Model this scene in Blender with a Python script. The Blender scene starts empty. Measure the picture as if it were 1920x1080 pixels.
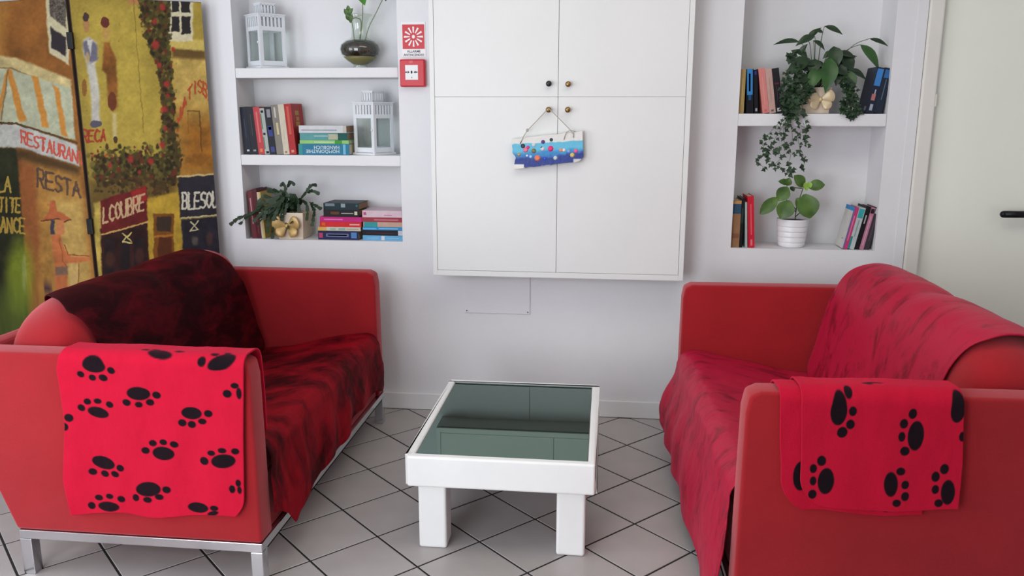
import bpy, bmesh, math, random
import numpy as np
from mathutils import Vector, Matrix, Euler
random.seed(7); rng = np.random.default_rng(7)
sc = bpy.context.scene
C = sc.collection

# ------------------------------------------------------------------ camera, world, light, exposure
WY = 3.766            # y of the back wall face
cam = bpy.data.cameras.new('camera'); camo = bpy.data.objects.new('camera', cam); C.objects.link(camo)
cam.sensor_width = 36; cam.lens = 29.0526; cam.clip_start = .05
yaw, pit, rol = -0.1111575, 0.2116896, 0.0013955
fw = Vector((math.sin(yaw)*math.cos(pit), math.cos(yaw)*math.cos(pit), -math.sin(pit)))
rt = Vector((math.cos(yaw), -math.sin(yaw), 0)); up = rt.cross(fw)
rt2 = math.cos(rol)*rt + math.sin(rol)*up; up2 = -math.sin(rol)*rt + math.cos(rol)*up
camo.matrix_world = Matrix(((rt2.x, up2.x, -fw.x, 0), (rt2.y, up2.y, -fw.y, 0), (rt2.z, up2.z, -fw.z, 1.4311), (0, 0, 0, 1)))
sc.camera = camo

w = bpy.data.worlds.new('world'); sc.world = w; w.use_nodes = True
w.node_tree.nodes['Background'].inputs[0].default_value = (.80, .90, 1.0, 1)
w.node_tree.nodes['Background'].inputs[1].default_value = 1.0

def area(name, loc, tgt, sx, sy, power, col):
    l = bpy.data.lights.new(name, 'AREA'); l.shape = 'RECTANGLE'; l.size = sx; l.size_y = sy; l.energy = power; l.color = col
    o = bpy.data.objects.new(name, l); C.objects.link(o); o.location = loc
    o.rotation_euler = (Vector(tgt)-Vector(loc)).to_track_quat('-Z', 'Y').to_euler(); return o
# daylight entering by the window in the left wall and by the glazed door in the front wall, left of the camera; a warm ceiling panel
area('daylight_side_window', (-3.12, 1.05, 1.50), (0, 1.05, 1.40), 1.9, 1.5, 36, (.94, .97, 1.02))
area('daylight_glazed_door', (-1.65, -.44, 1.15), (-1.65, 3, 1.15), 1.6, 2.0, 68, (.93, .965, 1.02))
area('ceiling_panel', (.25, 2.15, 2.66), (.25, 2.15, 0), 1.9, 1.0, 17, (1.0, .95, .84))
sc.view_settings.view_transform = 'Standard'; sc.view_settings.look = 'None'
sc.view_settings.gamma = 1; sc.view_settings.use_curve_mapping = False
sc.view_settings.exposure = -.08

# ------------------------------------------------------------------ helpers
def lin(c):
    return tuple(((v/255/12.92) if v <= 10.3 else ((v/255+.055)/1.055)**2.4) for v in c[:3])
MATS = {}
def mat(name, c, rough=.6, metal=0, var=0, vscale=8, bump=0, bscale=60, sheen=0, sheen_col=None, alpha=1, spec=.5, rnd=0, attr=None, stretch=(1, 1, 1), coat=0, c2=None, ramp=(.35, .65), det=5, dist=0):
    if name in MATS: return MATS[name]
    m = bpy.data.materials.new(name); m.use_nodes = True; nt = m.node_tree; b = nt.nodes['Principled BSDF']
    col = lin(c); I = b.inputs
    I['Base Color'].default_value = (*col, 1); I['Roughness'].default_value = rough; I['Metallic'].default_value = metal
    I['Specular IOR Level'].default_value = spec; I['Alpha'].default_value = alpha; I['Coat Weight'].default_value = coat
    if sheen:
        I['Sheen Weight'].default_value = sheen; I['Sheen Roughness'].default_value = .5
        I['Sheen Tint'].default_value = (*lin(sheen_col or c), 1)
    def nd(t): return nt.nodes.new(t)
    tc = nd('ShaderNodeTexCoord'); mp = nd('ShaderNodeMapping'); mp.inputs['Scale'].default_value = stretch
    nt.links.new(tc.outputs['Object'], mp.inputs[0])
    src = None
    if attr:
        a = nd('ShaderNodeVertexColor'); a.layer_name = attr; src = a.outputs[0]
    if var or c2:
        n = nd('ShaderNodeTexNoise'); n.inputs['Scale'].default_value = vscale; n.inputs['Detail'].default_value = det; n.inputs['Distortion'].default_value = dist; n.inputs['Roughness'].default_value = .68 if dist else .5
        nt.links.new(mp.outputs[0], n.inputs[0])
        r = nd('ShaderNodeValToRGB'); r.color_ramp.elements[0].position = ramp[0]; r.color_ramp.elements[1].position = ramp[1]
        if c2:
            r.color_ramp.elements[0].color = (*lin(c2), 1); r.color_ramp.elements[1].color = (*col, 1); src = r.outputs[0]
        else:
            r.color_ramp.elements[0].color = (1-var,)*3+(1,); r.color_ramp.elements[1].color = (1, 1, 1, 1)
            mx = nd('ShaderNodeMix'); mx.data_type = 'RGBA'; mx.blend_type = 'MULTIPLY'; mx.inputs[0].default_value = 1
            if src: nt.links.new(src, mx.inputs[6])
            else: mx.inputs[6].default_value = (*col, 1)
            nt.links.new(r.outputs[0], mx.inputs[7]); src = mx.outputs[2]
        nt.links.new(n.outputs[0], r.inputs[0])
    if rnd:
        oi = nd('ShaderNodeObjectInfo'); h = nd('ShaderNodeMapRange'); h.inputs[3].default_value = 1-rnd; h.inputs[4].default_value = 1+rnd*.3
        nt.links.new(oi.outputs['Random'], h.inputs[0])
        mx = nd('ShaderNodeMix'); mx.data_type = 'RGBA'; mx.blend_type = 'MULTIPLY'; mx.inputs[0].default_value = 1
        if src: nt.links.new(src, mx.inputs[6])
        else: mx.inputs[6].default_value = (*col, 1)
        nt.links.new(h.outputs[0], mx.inputs[7]); src = mx.outputs[2]
    if src: nt.links.new(src, I['Base Color'])
    if bump:
        n = nd('ShaderNodeTexNoise'); n.inputs['Scale'].default_value = bscale; n.inputs['Detail'].default_value = 3
        nt.links.new(mp.outputs[0], n.inputs[0]); bp = nd('ShaderNodeBump'); bp.inputs['Strength'].default_value = bump; bp.inputs['Distance'].default_value = .01
        nt.links.new(n.outputs[0], bp.inputs['Height']); nt.links.new(bp.outputs[0], I['Normal'])
    MATS[name] = m; return m
def flat(c, rough=.55):           # plain coloured paint, cloth or paper by sRGB value
    return mat('paint_%d_%d_%d' % tuple(c), tuple(v*.94 for v in c), rough, var=.10, vscale=30, spec=.2)

def glass_mat(name, tint, refl=.10):
    m = bpy.data.materials.new(name); m.use_nodes = True; nt = m.node_tree; nt.nodes.clear()
    o = nt.nodes.new('ShaderNodeOutputMaterial'); mx = nt.nodes.new('ShaderNodeMixShader'); t = nt.nodes.new('ShaderNodeBsdfTransparent'); g_ = nt.nodes.new('ShaderNodeBsdfGlossy')
    t.inputs[0].default_value = (*lin(tint), 1); g_.inputs['Roughness'].default_value = .04
    mx.inputs[0].default_value = refl; nt.links.new(t.outputs[0], mx.inputs[1]); nt.links.new(g_.outputs[0], mx.inputs[2]); nt.links.new(mx.outputs[0], o.inputs[0])
    MATS[name] = m; return m

class MB:
    def __init__(s): s.v = []; s.f = []
    def add(s, vs, fs):
        o = len(s.v); s.v += [tuple(p) for p in vs]; s.f += [tuple(i+o for i in f) for f in fs]; return s
    def box(s, x0, x1, y0, y1, z0, z1):
        return s.add([(x0,y0,z0),(x1,y0,z0),(x1,y1,z0),(x0,y1,z0),(x0,y0,z1),(x1,y0,z1),(x1,y1,z1),(x0,y1,z1)],
                     [(0,3,2,1),(4,5,6,7),(0,1,5,4),(1,2,6,5),(2,3,7,6),(3,0,4,7)])
    def prism(s, poly, a, b, fn):          # poly of (u,v); fn(u,v,t) gives the point; t from a to b
        n = len(poly)
        return s.add([fn(u, v, a) for u, v in poly]+[fn(u, v, b) for u, v in poly],
                     [tuple(range(n))[::-1], tuple(range(n, 2*n))]+[(i, (i+1) % n, n+(i+1) % n, n+i) for i in range(n)])
    def tube(s, pts, r, k=6):
        pts = [Vector(p) for p in pts]; rings = []
        for i, p in enumerate(pts):
            d = (pts[min(i+1, len(pts)-1)]-pts[max(i-1, 0)]).normalized()
            a = d.cross(Vector((0, 0, 1)) if abs(d.z) < .9 else Vector((1, 0, 0))).normalized(); b = d.cross(a)
            rr = r[i] if isinstance(r, (list, tuple)) else r
            rings.append([p+rr*(math.cos(2*math.pi*j/k)*a+math.sin(2*math.pi*j/k)*b) for j in range(k)])
        vs = [q for R in rings for q in R]; n = len(pts)
        fs = [(i*k+j, i*k+(j+1) % k, (i+1)*k+(j+1) % k, (i+1)*k+j) for i in range(n-1) for j in range(k)]
        fs += [tuple(range(k))[::-1], tuple((n-1)*k+j for j in range(k))]
        return s.add(vs, fs)
    def lathe(s, prof, k=32, c=(0, 0, 0), closed=False):
        vs = [(c[0]+r*math.cos(2*math.pi*j/k), c[1]+r*math.sin(2*math.pi*j/k), c[2]+z) for r, z in prof for j in range(k)]
        n = len(prof); fs = [(i*k+j, i*k+(j+1) % k, (i+1)*k+(j+1) % k, (i+1)*k+j) for i in range(n-1) for j in range(k)]
        fs += [tuple(range(k))[::-1], tuple((n-1)*k+j for j in range(k))]
        return s.add(vs, fs)
    def ellipsoid(s, c, r, M=None, a=12, b=8, taper=0):
        vs = []
        for i in range(b+1):
            t = math.pi*i/b
            for j in range(a):
                p = Vector((r[0]*math.cos(t), r[1]*math.sin(t)*math.cos(2*math.pi*j/a), r[2]*math.sin(t)*math.sin(2*math.pi*j/a)))
                k = 1-taper*(1-math.cos(t))/2; p.y *= k; p.z *= k
                vs.append((M @ p if M else p)+Vector(c))
        return s.add(vs, [(i*a+j, i*a+(j+1) % a, (i+1)*a+(j+1) % a, (i+1)*a+j) for i in range(b) for j in range(a)])
    def build(s, name, m, parent=None, smooth=False, bevel=0, seg=2, fix=True):
        me = bpy.data.meshes.new(name)
        bm = bmesh.new(); vs = [bm.verts.new(p) for p in s.v]
        for f in s.f:
            try: bm.faces.new([vs[i] for i in f])
            except ValueError: pass
        if fix:
            bmesh.ops.remove_doubles(bm, verts=bm.verts, dist=1e-6)
            bmesh.ops.recalc_face_normals(bm, faces=bm.faces)
        if bevel:
            es = [e for e in bm.edges if len(e.link_faces) == 2 and e.calc_face_angle(0) > .6]
            bmesh.ops.bevel(bm, geom=es, offset=bevel, segments=seg, profile=.5, affect='EDGES', clamp_overlap=True)
        bm.to_mesh(me); bm.free()
        if m: me.materials.append(m)
        if smooth:
            for p in me.polygons: p.use_smooth = True
        return link(name, me, parent)
def link(name, me, parent=None):
    o = bpy.data.objects.new(name, me); C.objects.link(o)
    if parent: o.parent = parent
    return o
def grid_obj(name, P, m, parent=None, smooth=True, colors=None, solid=0, attr='print', off=0):
    """P: (n,k,3) array of points"""
    n, k, _ = P.shape; me = bpy.data.meshes.new(name)
    idx = np.arange(n*k).reshape(n, k)
    q = np.stack([idx[:-1, :-1], idx[:-1, 1:], idx[1:, 1:], idx[1:, :-1]], -1).reshape(-1, 4)
    me.vertices.add(n*k); me.vertices.foreach_set('co', P.reshape(-1).astype(np.float32))
    me.loops.add(q.size); me.loops.foreach_set('vertex_index', q.reshape(-1).astype(np.int32))
    me.polygons.add(len(q)); me.polygons.foreach_set('loop_start', np.arange(0, q.size, 4, dtype=np.int32))
    me.polygons.foreach_set('loop_total', np.full(len(q), 4, dtype=np.int32))
    me.update(calc_edges=True); me.validate()
    if smooth: me.polygons.foreach_set('use_smooth', np.ones(len(q), dtype=bool))
    if colors is not None:
        a = me.color_attributes.new(attr, 'FLOAT_COLOR', 'POINT')
        c = colors.reshape(-1, 3)/255.; c = np.where(c <= .04045, c/12.92, ((np.clip(c, 0, 1)+.055)/1.055)**2.4)
        a.data.foreach_set('color', np.concatenate([c, np.ones((len(c), 1))], 1).reshape(-1).astype(np.float32))
    me.materials.append(m); o = link(name, me, parent)
    if solid:
        md = o.modifiers.new('thickness', 'SOLIDIFY'); md.thickness = solid; md.offset = off
    return o
def tag(o, label, cat, group=None, kind=None):
    o['label'] = label; o['category'] = cat
    if group: o['group'] = group
    if kind: o['kind'] = kind
    return o
def struct(o): o['kind'] = 'structure'; return o
def thing(name, label, cat, loc=(0, 0, 0), rot=(0, 0, 0), group=None):
    o = bpy.data.objects.new(name, None); C.objects.link(o); o.empty_display_size = .05
    o.location = loc; o.rotation_euler = rot; return tag(o, label, cat, group)
def vnoise(x, y, seed=0):
    xi = np.floor(x).astype(int); yi = np.floor(y).astype(int); fx = x-xi; fy = y-yi
    fx = fx*fx*(3-2*fx); fy = fy*fy*(3-2*fy)
    def h(a, b):
        n = (a*374761393+b*668265263+seed*974634777) & 0x7fffffff
        n = ((n ^ (n >> 13))*1274126177) & 0x7fffffff
        return ((n ^ (n >> 16)) & 0xffff)/65535.
    return (h(xi, yi)*(1-fx)+h(xi+1, yi)*fx)*(1-fy)+(h(xi, yi+1)*(1-fx)+h(xi+1, yi+1)*fx)*fy
def fbm(x, y, seed=0, o=4):
    s = 0; a = .5
    for i in range(o): s = s+a*vnoise(x*2**i, y*2**i, seed+i); a *= .5
    return s/(1-.5**o)
def smooth01(t): t = np.clip(t, 0, 1); return t*t*(3-2*t)
def catmull(pts, n, closed=False):
    P = np.array(pts, float); m = len(P); out = []
    segs = m if closed else m-1
    for i in range(segs):
        g = lambda k: P[k % m] if closed else P[min(max(k, 0), m-1)]
        p0, p1, p2, p3 = g(i-1), g(i), g(i+1), g(i+2)
        for t in np.arange(n)/n:
            out.append(.5*((2*p1)+(-p0+p2)*t+(2*p0-5*p1+4*p2-p3)*t*t+(-p0+3*p1-3*p2+p3)*t**3))
    if not closed: out.append(P[-1])
    return np.array(out)

# ------------------------------------------------------------------ materials of the room
M_wall = mat('white_wall_paint', (226, 226, 228), .75, var=.03, vscale=3, bump=.12, bscale=220)
M_trim = mat('white_gloss_paint', (230, 230, 230), .45, var=.03, vscale=5)
M_frame = mat('cream_door_frame_paint', (226, 223, 214), .45, var=.04, vscale=6)
M_door = mat('pale_green_white_door_paint', (242, 243, 230), .5, var=.03, vscale=3)
M_tile = mat('pale_pinkish_grey_ceramic', (176, 170, 168), .32, var=.07, vscale=9, rnd=.05, spec=.4)
M_grout = mat('dark_grey_grout', (30, 30, 32), .9, var=.2, vscale=40)
M_cab = mat('white_cabinet_lacquer', (224, 224, 222), .4, var=.02, vscale=4, bump=.04, bscale=150)
M_black = mat('black_plastic', (18, 18, 20), .4, spec=.25)
M_seam = mat('dark_gap', (60, 58, 56), .9)

# ------------------------------------------------------------------ room shell
XL, XR, YF, ZC = -3.2, 2.5, -.5, 2.7
NL = (-1.706, -.938, .826, 2.45); NR = (.571, 1.193, .826, 2.45); ND = .20   # niche openings x0,x1,z0,z1
wb = MB()
D = .34
def wall_piece(x0, x1, z0, z1): wb.box(x0, x1, WY, WY+D, z0, z1)
wall_piece(XL, NL[0], 0, ZC); wall_piece(NL[1], NR[0], 0, ZC); wall_piece(NR[1], 1.385, 0, ZC)
wall_piece(NL[0], NL[1], 0, NL[2]); wall_piece(NL[0], NL[1], NL[3], ZC)
wall_piece(NR[0], NR[1], 0, NR[2]); wall_piece(NR[0], NR[1], NR[3], ZC)
wb.box(NL[0], NL[1], WY+ND, WY+D, NL[2], NL[3]); wb.box(NR[0], NR[1], WY+ND, WY+D, NR[2], NR[3])
wall_piece(1.385, 1.99, 2.06, ZC); wall_piece(1.99, XR, 0, ZC)
wall = struct(wb.build('wall_back', M_wall))
def niche_shelf(x0, x1, z0, z1, y1=ND):
    MB().box(x0+.0005, x1-.0005, WY-.001, WY+y1-.001, z0, z1).build('niche_shelf', M_wall, wall, bevel=.004)
niche_shelf(NL[0], NL[1], 1.575, 1.620); niche_shelf(NL[0], NL[1], 1.177, 1.226)
niche_shelf(NR[0], NR[1], 1.365, 1.419)
# side and front walls with the openings that let the daylight in
wl = MB(); X0 = XL-.2
wl.box(X0, XL, YF, .05, 0, ZC); wl.box(X0, XL, 2.05, WY+D, 0, ZC); wl.box(X0, XL, .05, 2.05, 0, .70); wl.box(X0, XL, .05, 2.05, 2.3, ZC)
struct(wl.build('wall_left', M_wall))
struct(MB().box(XR, XR+.2, YF, WY+D, 0, ZC).build('wall_right', M_wall))
wf = MB()
wf.box(XL, -2.5, YF-.2, YF, 0, ZC); wf.box(-.8, XR, YF-.2, YF, 0, ZC); wf.box(-2.5, -.8, YF-.2, YF, 2.2, ZC)
struct(wf.build('wall_front', M_wall))
struct(MB().box(XL-.2, XR+.2, YF-.2, WY+D, ZC, ZC+.1).build('ceiling', M_wall))
w1 = struct(bpy.data.objects.new('window_1', None)); C.objects.link(w1); w1.location = (XL-.1, 1.05, .70)
for y in (-.98, 0, .98): MB().box(-.03, .03, y-.025, y+.025, 0, 1.57).build('window_frame', M_trim, w1)
w2 = struct(bpy.data.objects.new('window_2', None)); C.objects.link(w2); w2.location = (-1.65, YF-.1, 0)
for x in (-.82, 0, .82): MB().box(x-.03, x+.03, -.03, .03, 0, 2.2).build('window_frame', M_trim, w2)

# floor: grout bed and ceramic tiles laid at 45 degrees
floor = struct(MB().box(XL, XR, YF-.2, WY+.2, -.08, -.0018).build('floor', M_grout))
TS, TH, OX, OY = .25, .014476, -.21855, 2.71443
def gridpt(a, b):
    x = (-a-b)/math.sqrt(2)*TS; y = (-a+b)/math.sqrt(2)*TS
    return (math.cos(TH)*x-math.sin(TH)*y+OX, math.sin(TH)*x+math.cos(TH)*y+OY)
def tile_mb(poly):
    """poly in the plane, counter clockwise; a slab with a chamfered top"""
    cx = sum(p[0] for p in poly)/len(poly); cy = sum(p[1] for p in poly)/len(poly)
    def inset(d):
        out = []
        for x, y in poly:
            l = math.hypot(x-cx, y-cy); k = max(0, 1-d*1.42/l); out.append((cx+(x-cx)*k, cy+(y-cy)*k))
        return out
    a = inset(.0036); b = inset(.0050); n = len(poly); mb = MB()
    mb.add([(x, y, -.012) for x, y in a]+[(x, y, -.0012) for x, y in a]+[(x, y, 0) for x, y in b],
           [tuple(range(2*n, 3*n))]+[(i, (i+1) % n, n+(i+1) % n, n+i) for i in range(n)]+[(n+i, n+(i+1) % n, 2*n+(i+1) % n, 2*n+i) for i in range(n)])
    return mb
def clip(poly, f):
    out = []
    for i, p in enumerate(poly):
        q = poly[(i+1) % len(poly)]; a, b = f(p), f(q)
        if a >= 0: out.append(p)
        if a*b < 0: t = a/(a-b); out.append((p[0]+(q[0]-p[0])*t, p[1]+(q[1]-p[1])*t))
    return out
base_tile = None; far_tiles = MB()
h = TS*math.sqrt(.5)
for a in range(-26, 30):
    for b in range(-26, 30):
        cx, cy = gridpt(a+.5, b+.5)
        if not (XL-.2 < cx < XR+.2 and YF-.2 < cy < WY+.2): continue
        poly = [gridpt(a, b), gridpt(a, b+1), gridpt(a+1, b+1), gridpt(a+1, b)]
        ar = sum(poly[i][0]*poly[(i+1) % 4][1]-poly[(i+1) % 4][0]*poly[i][1] for i in range(4))
        if ar < 0: poly = poly[::-1]
        full = all(XL < p[0] < XR and YF < p[1] < WY-.012 for p in poly)
        if not full:
            for f in (lambda p: WY-.012-p[1], lambda p: p[1]-YF, lambda p: p[0]-XL, lambda p: XR-p[0]): poly = clip(poly, f)
            if len(poly) < 3 or max(math.hypot(p[0]-poly[0][0], p[1]-poly[0][1]) for p in poly) < .03: continue
        if cy > 1.85 and -2.75 < cx < 1.75:
            if full:
                if base_tile is None:
                    o = tile_mb([(p[0]-cx, p[1]-cy) for p in poly]).build('floor_tile', M_tile, floor); base_tile = o
                else: o = link('floor_tile', base_tile.data, floor)
                o.location = (cx, cy, 0)
            else: tile_mb(poly).build('floor_tile', M_tile, floor)
        else:
            t = tile_mb(poly); far_tiles.add(t.v, t.f)
ft = far_tiles.build('outer_floor_tiles', M_tile, floor); ft['kind'] = 'stuff'
struct(MB().box(XL, 1.27, WY-.012, WY, 0, .082).build('baseboard_back', M_trim, bevel=.003))

# door on the right of the back wall
dr = struct(bpy.data.objects.new('door_1', None)); C.objects.link(dr); dr.location = (1.385, WY, 0)
MB().box(.0, .60, .02, .06, .008, 2.05).build('door_leaf', M_door, dr, bevel=.003)
MB().box(-.0001, .6051, .062, .12, .0, 2.06).build('door_backing', M_trim, dr)
lv = MB(); lv.tube([(.445, -.03, 1.0), (.312, -.036, 1.0)], .0150, 12); lv.ellipsoid((.312, -.036, 1.0), (.0150,)*3)
lv.tube([(.445, -.032, 1.0), (.445, .022, 1.0)], .010, 10); lv.build('door_handle', M_black, dr, smooth=True)
MB().lathe([(.024, 0), (.024, .006)], 20).build('handle_rose', M_black, dr).matrix_local = Matrix.Translation((.445, .022, 1.0)) @ Euler((math.pi/2, 0, 0)).to_matrix().to_4x4()
t1 = MB(); t1.box(1.318, 1.3785, WY-.020, WY-.0005, 0, 2.12); struct(t1.build('trim_1', M_frame, bevel=.008, seg=3))
t2 = MB(); t2.box(1.274, 1.3175, WY-.006, WY, 0, 2.15); struct(t2.build('trim_2', M_wall, bevel=.002))
t3 = MB(); t3.box(1.987, 2.047, WY-.020, WY-.0005, 0, 2.12); t3.box(1.378, 1.987, WY-.02, WY-.0005, 2.052, 2.12); struct(t3.build('trim_3', M_frame, bevel=.005))
hg = MB(); hg.tube([(1.3785, WY-.012, 1.45), (1.3785, WY-.012, 1.50)], .0055, 8); hg.build('hinge', M_frame, dr).location = (-1.385, -WY, 0)

# ------------------------------------------------------------------ wall cabinet
P = .15; CY = WY-P
cb = thing('wall_cabinet', 'white four-door wall cabinet between the two shelf niches', 'cabinet', (-.206, CY, .70))
x0, x1, zt = -.557, .558, 1.75
bd = MB(); bd.box(x0, x1, .019, P, 0, zt); bd.build('body', M_cab, cb)
fr = MB(); fr.box(x0, x0+.020, -.001, .019, 0, zt); fr.box(x1-.022, x1, -.001, .019, 0, zt); fr.box(x0+.020, x1-.022, -.001, .019, 0, .024); fr.box(x0+.020, x1-.022, -.001, .019, zt-.03, zt)
fr.build('face_frame', M_cab, cb, bevel=.002)
M_brass = mat('aged_brass', (150, 120, 80), .3, .9); M_dark_knob = mat('dark_metal_knob', (50, 52, 56), .35, .6)
for (a, b, c, d, kx, kz, km) in ((x0+.0212, -.0018, .0252, .7876, -.040, .734, M_brass), (-.0002, x1-.0232, .0252, .7876, .042, .734, M_brass),
                                 (x0+.0212, -.0018, .7884, 1.7188, -.040, .842, M_dark_knob), (-.0002, x1-.0232, .7884, 1.7188, .042, .840, M_brass)):
    dd = MB().box(a, b, .0005, .018, c, d).build('door', M_cab, cb, bevel=.0012)
    kn = MB(); kn.lathe([(.004, 0), (.004, .010), (.010, .013), (.0125, .019), (.0115, .025), (.007, .029), (0, .030)], 18)
    ko = kn.build('knob', km, dd, smooth=True); ko.location = (kx, 0, kz); ko.rotation_euler = (math.pi/2, 0, 0)
# access panel in the wall below
ap = thing('access_panel', 'square white wall plate screwed on below the wall cabinet', 'panel', (-.49, WY, .493))
MB().box(-.155, .155, -.006, 0, 0, .25).build('plate', M_wall, ap, bevel=.0015)
for x in (-.145, .145):
    for z in (.010, .24): MB().lathe([(.003, 0), (.003, .001)], 10).build('screw', M_seam, ap).matrix_local = Matrix.Translation((x, -.006, z)) @ Euler((math.pi/2, 0, 0)).to_matrix().to_4x4()

# ------------------------------------------------------------------ lettering
def text_obj(s, m, parent, width, height, loc, rot=(math.pi/2, 0, 0), name='lettering', ext=.0003):
    cu = bpy.data.curves.new('t', 'FONT'); cu.body = s; cu.resolution_u = 2; cu.extrude = 0; cu.offset = .018
    o = bpy.data.objects.new('t', cu); C.objects.link(o); bpy.context.view_layer.update()
    me = bpy.data.meshes.new_from_object(o.evaluated_get(bpy.context.evaluated_depsgraph_get()))
    bpy.data.objects.remove(o); bpy.data.curves.remove(cu)
    co = np.zeros(len(me.vertices)*3, np.float32); me.vertices.foreach_get('co', co); co = co.reshape(-1, 3)
    mn, mx = co.min(0), co.max(0); co = (co-(mn+mx)/2)/np.maximum(mx-mn, 1e-6)*np.array([width, height, 0]); co[:, 2] = ext
    me.vertices.foreach_set('co', co.reshape(-1)); me.materials.clear(); me.materials.append(m); me.update()
    o = link(name, me, parent); o.location = loc; o.rotation_euler = rot; return o

# ------------------------------------------------------------------ fire alarm sign and call point
M_red = mat('signal_red', (196, 22, 40), .4); M_white = mat('sign_white', (232, 232, 232), .5); M_ink = mat('dark_ink', (60, 66, 76), .6)
fs = thing('fire_alarm_sign', 'small white sign with red square and white rays above red call point', 'sign', (-.8635, WY, 1.665))
MB().box(-.0545, .0545, -.003, 0, 0, .151).build('plate', M_white, fs, bevel=.001)
MB().box(-.050, .050, -.0036, -.003, .034, .139).build('red_field', M_red, fs)
for i in range(12):
    a = math.pi*2*i/12; r0, r1 = .017, .043
    c, s_ = math.cos(a), math.sin(a); wd = (.0022, .0042); z = .0865
    poly = [(r0*c-wd[0]*s_, r0*s_+wd[0]*c), (r0*c+wd[0]*s_, r0*s_-wd[0]*c), (r1*c+wd[1]*s_, r1*s_-wd[1]*c), (r1*c-wd[1]*s_, r1*s_+wd[1]*c)]
    MB().prism(poly, -.0042, -.0036, lambda u, v, t: (u, t, v+z)).build('ray', M_white, fs)
MB().ellipsoid((0, -.0036, .0865), (.007, .001, .008)).build('centre_dot', M_white, fs)
text_obj('ALLARME', M_ink, fs, .062, .010, (0, -.0033, .0235)); text_obj('ANTINCENDIO', M_ink, fs, .094, .010, (0, -.0033, .0085))
cp = thing('fire_call_point', 'red square fire alarm call point box with white centre plate', 'alarm', (-.866, WY, 1.534))
MB().box(-.057, .057, -.034, 0, 0, .119).build('housing', M_red, cp, bevel=.006, seg=3)
MB().box(-.031, .027, -.0365, -.033, .030, .094).build('press_plate', M_white, cp, bevel=.001)
for sx in (-1, 1):
    MB().prism([(-.002+sx*.009, 0), (-.002+sx*.018, .006), (-.002+sx*.018, -.006)], -.0372, -.0365, lambda u, v, t: (u, t, v+.063)).build('arrow_mark', M_black, cp)
    MB().box(-.002+sx*.0235-.005, -.002+sx*.0235+.003, -.0372, -.0365, .0605, .0655).build('arrow_mark', M_black, cp)
MB().ellipsoid((-.002, -.0366, .063), (.0042, .0008, .0065)).build('dot_mark', M_black, cp)
MB().box(-.003, -.0005, -.0372, -.0365, .037, .043).build('dot_mark', M_black, cp)
text_obj('25', flat((236, 160, 160)), cp, .016, .010, (-.004, -.0343, .108), name='symbol')

# ------------------------------------------------------------------ coffee table
M_tw = mat('white_painted_wood', (240, 240, 238), .4, var=.03, vscale=7, bump=.06, bscale=30)
M_glass = mat('dark_green_mirror_glass', (96, 122, 110), .015, 1.0)
ct = thing('coffee_table', 'low white wooden coffee table with dark green mirrored glass top', 'table', (-.312, 2.84, 0), (0, 0, 0))
hx, hy = .305, .395
rm = .024
fb = MB(); fb.box(-hx, hx, -hy, -hy+rm, .232, .338); fb.box(-hx, hx, hy-rm, hy, .232, .338); fb.box(-hx, -hx+rm, -hy+rm, hy-rm, .232, .338); fb.box(hx-rm, hx, -hy+rm, hy-rm, .232, .338)
fb.build('frame', M_tw, ct, bevel=.007, seg=3)
MB().box(-hx+rm+.0015, hx-rm-.0015, -hy+rm+.0015, hy-rm-.0015, .318, .3325).build('glass_top', M_glass, ct, bevel=.0008)
for sx in (-1, 1):
    for sy in (-1, 1):
        cx = sx*(hx-.076); cy = sy*(hy-.075)
        MB().box(cx-.047, cx+.047, cy-.046, cy+.046, 0, .2325).build('leg', M_tw, ct, bevel=.009, seg=3)

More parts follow.
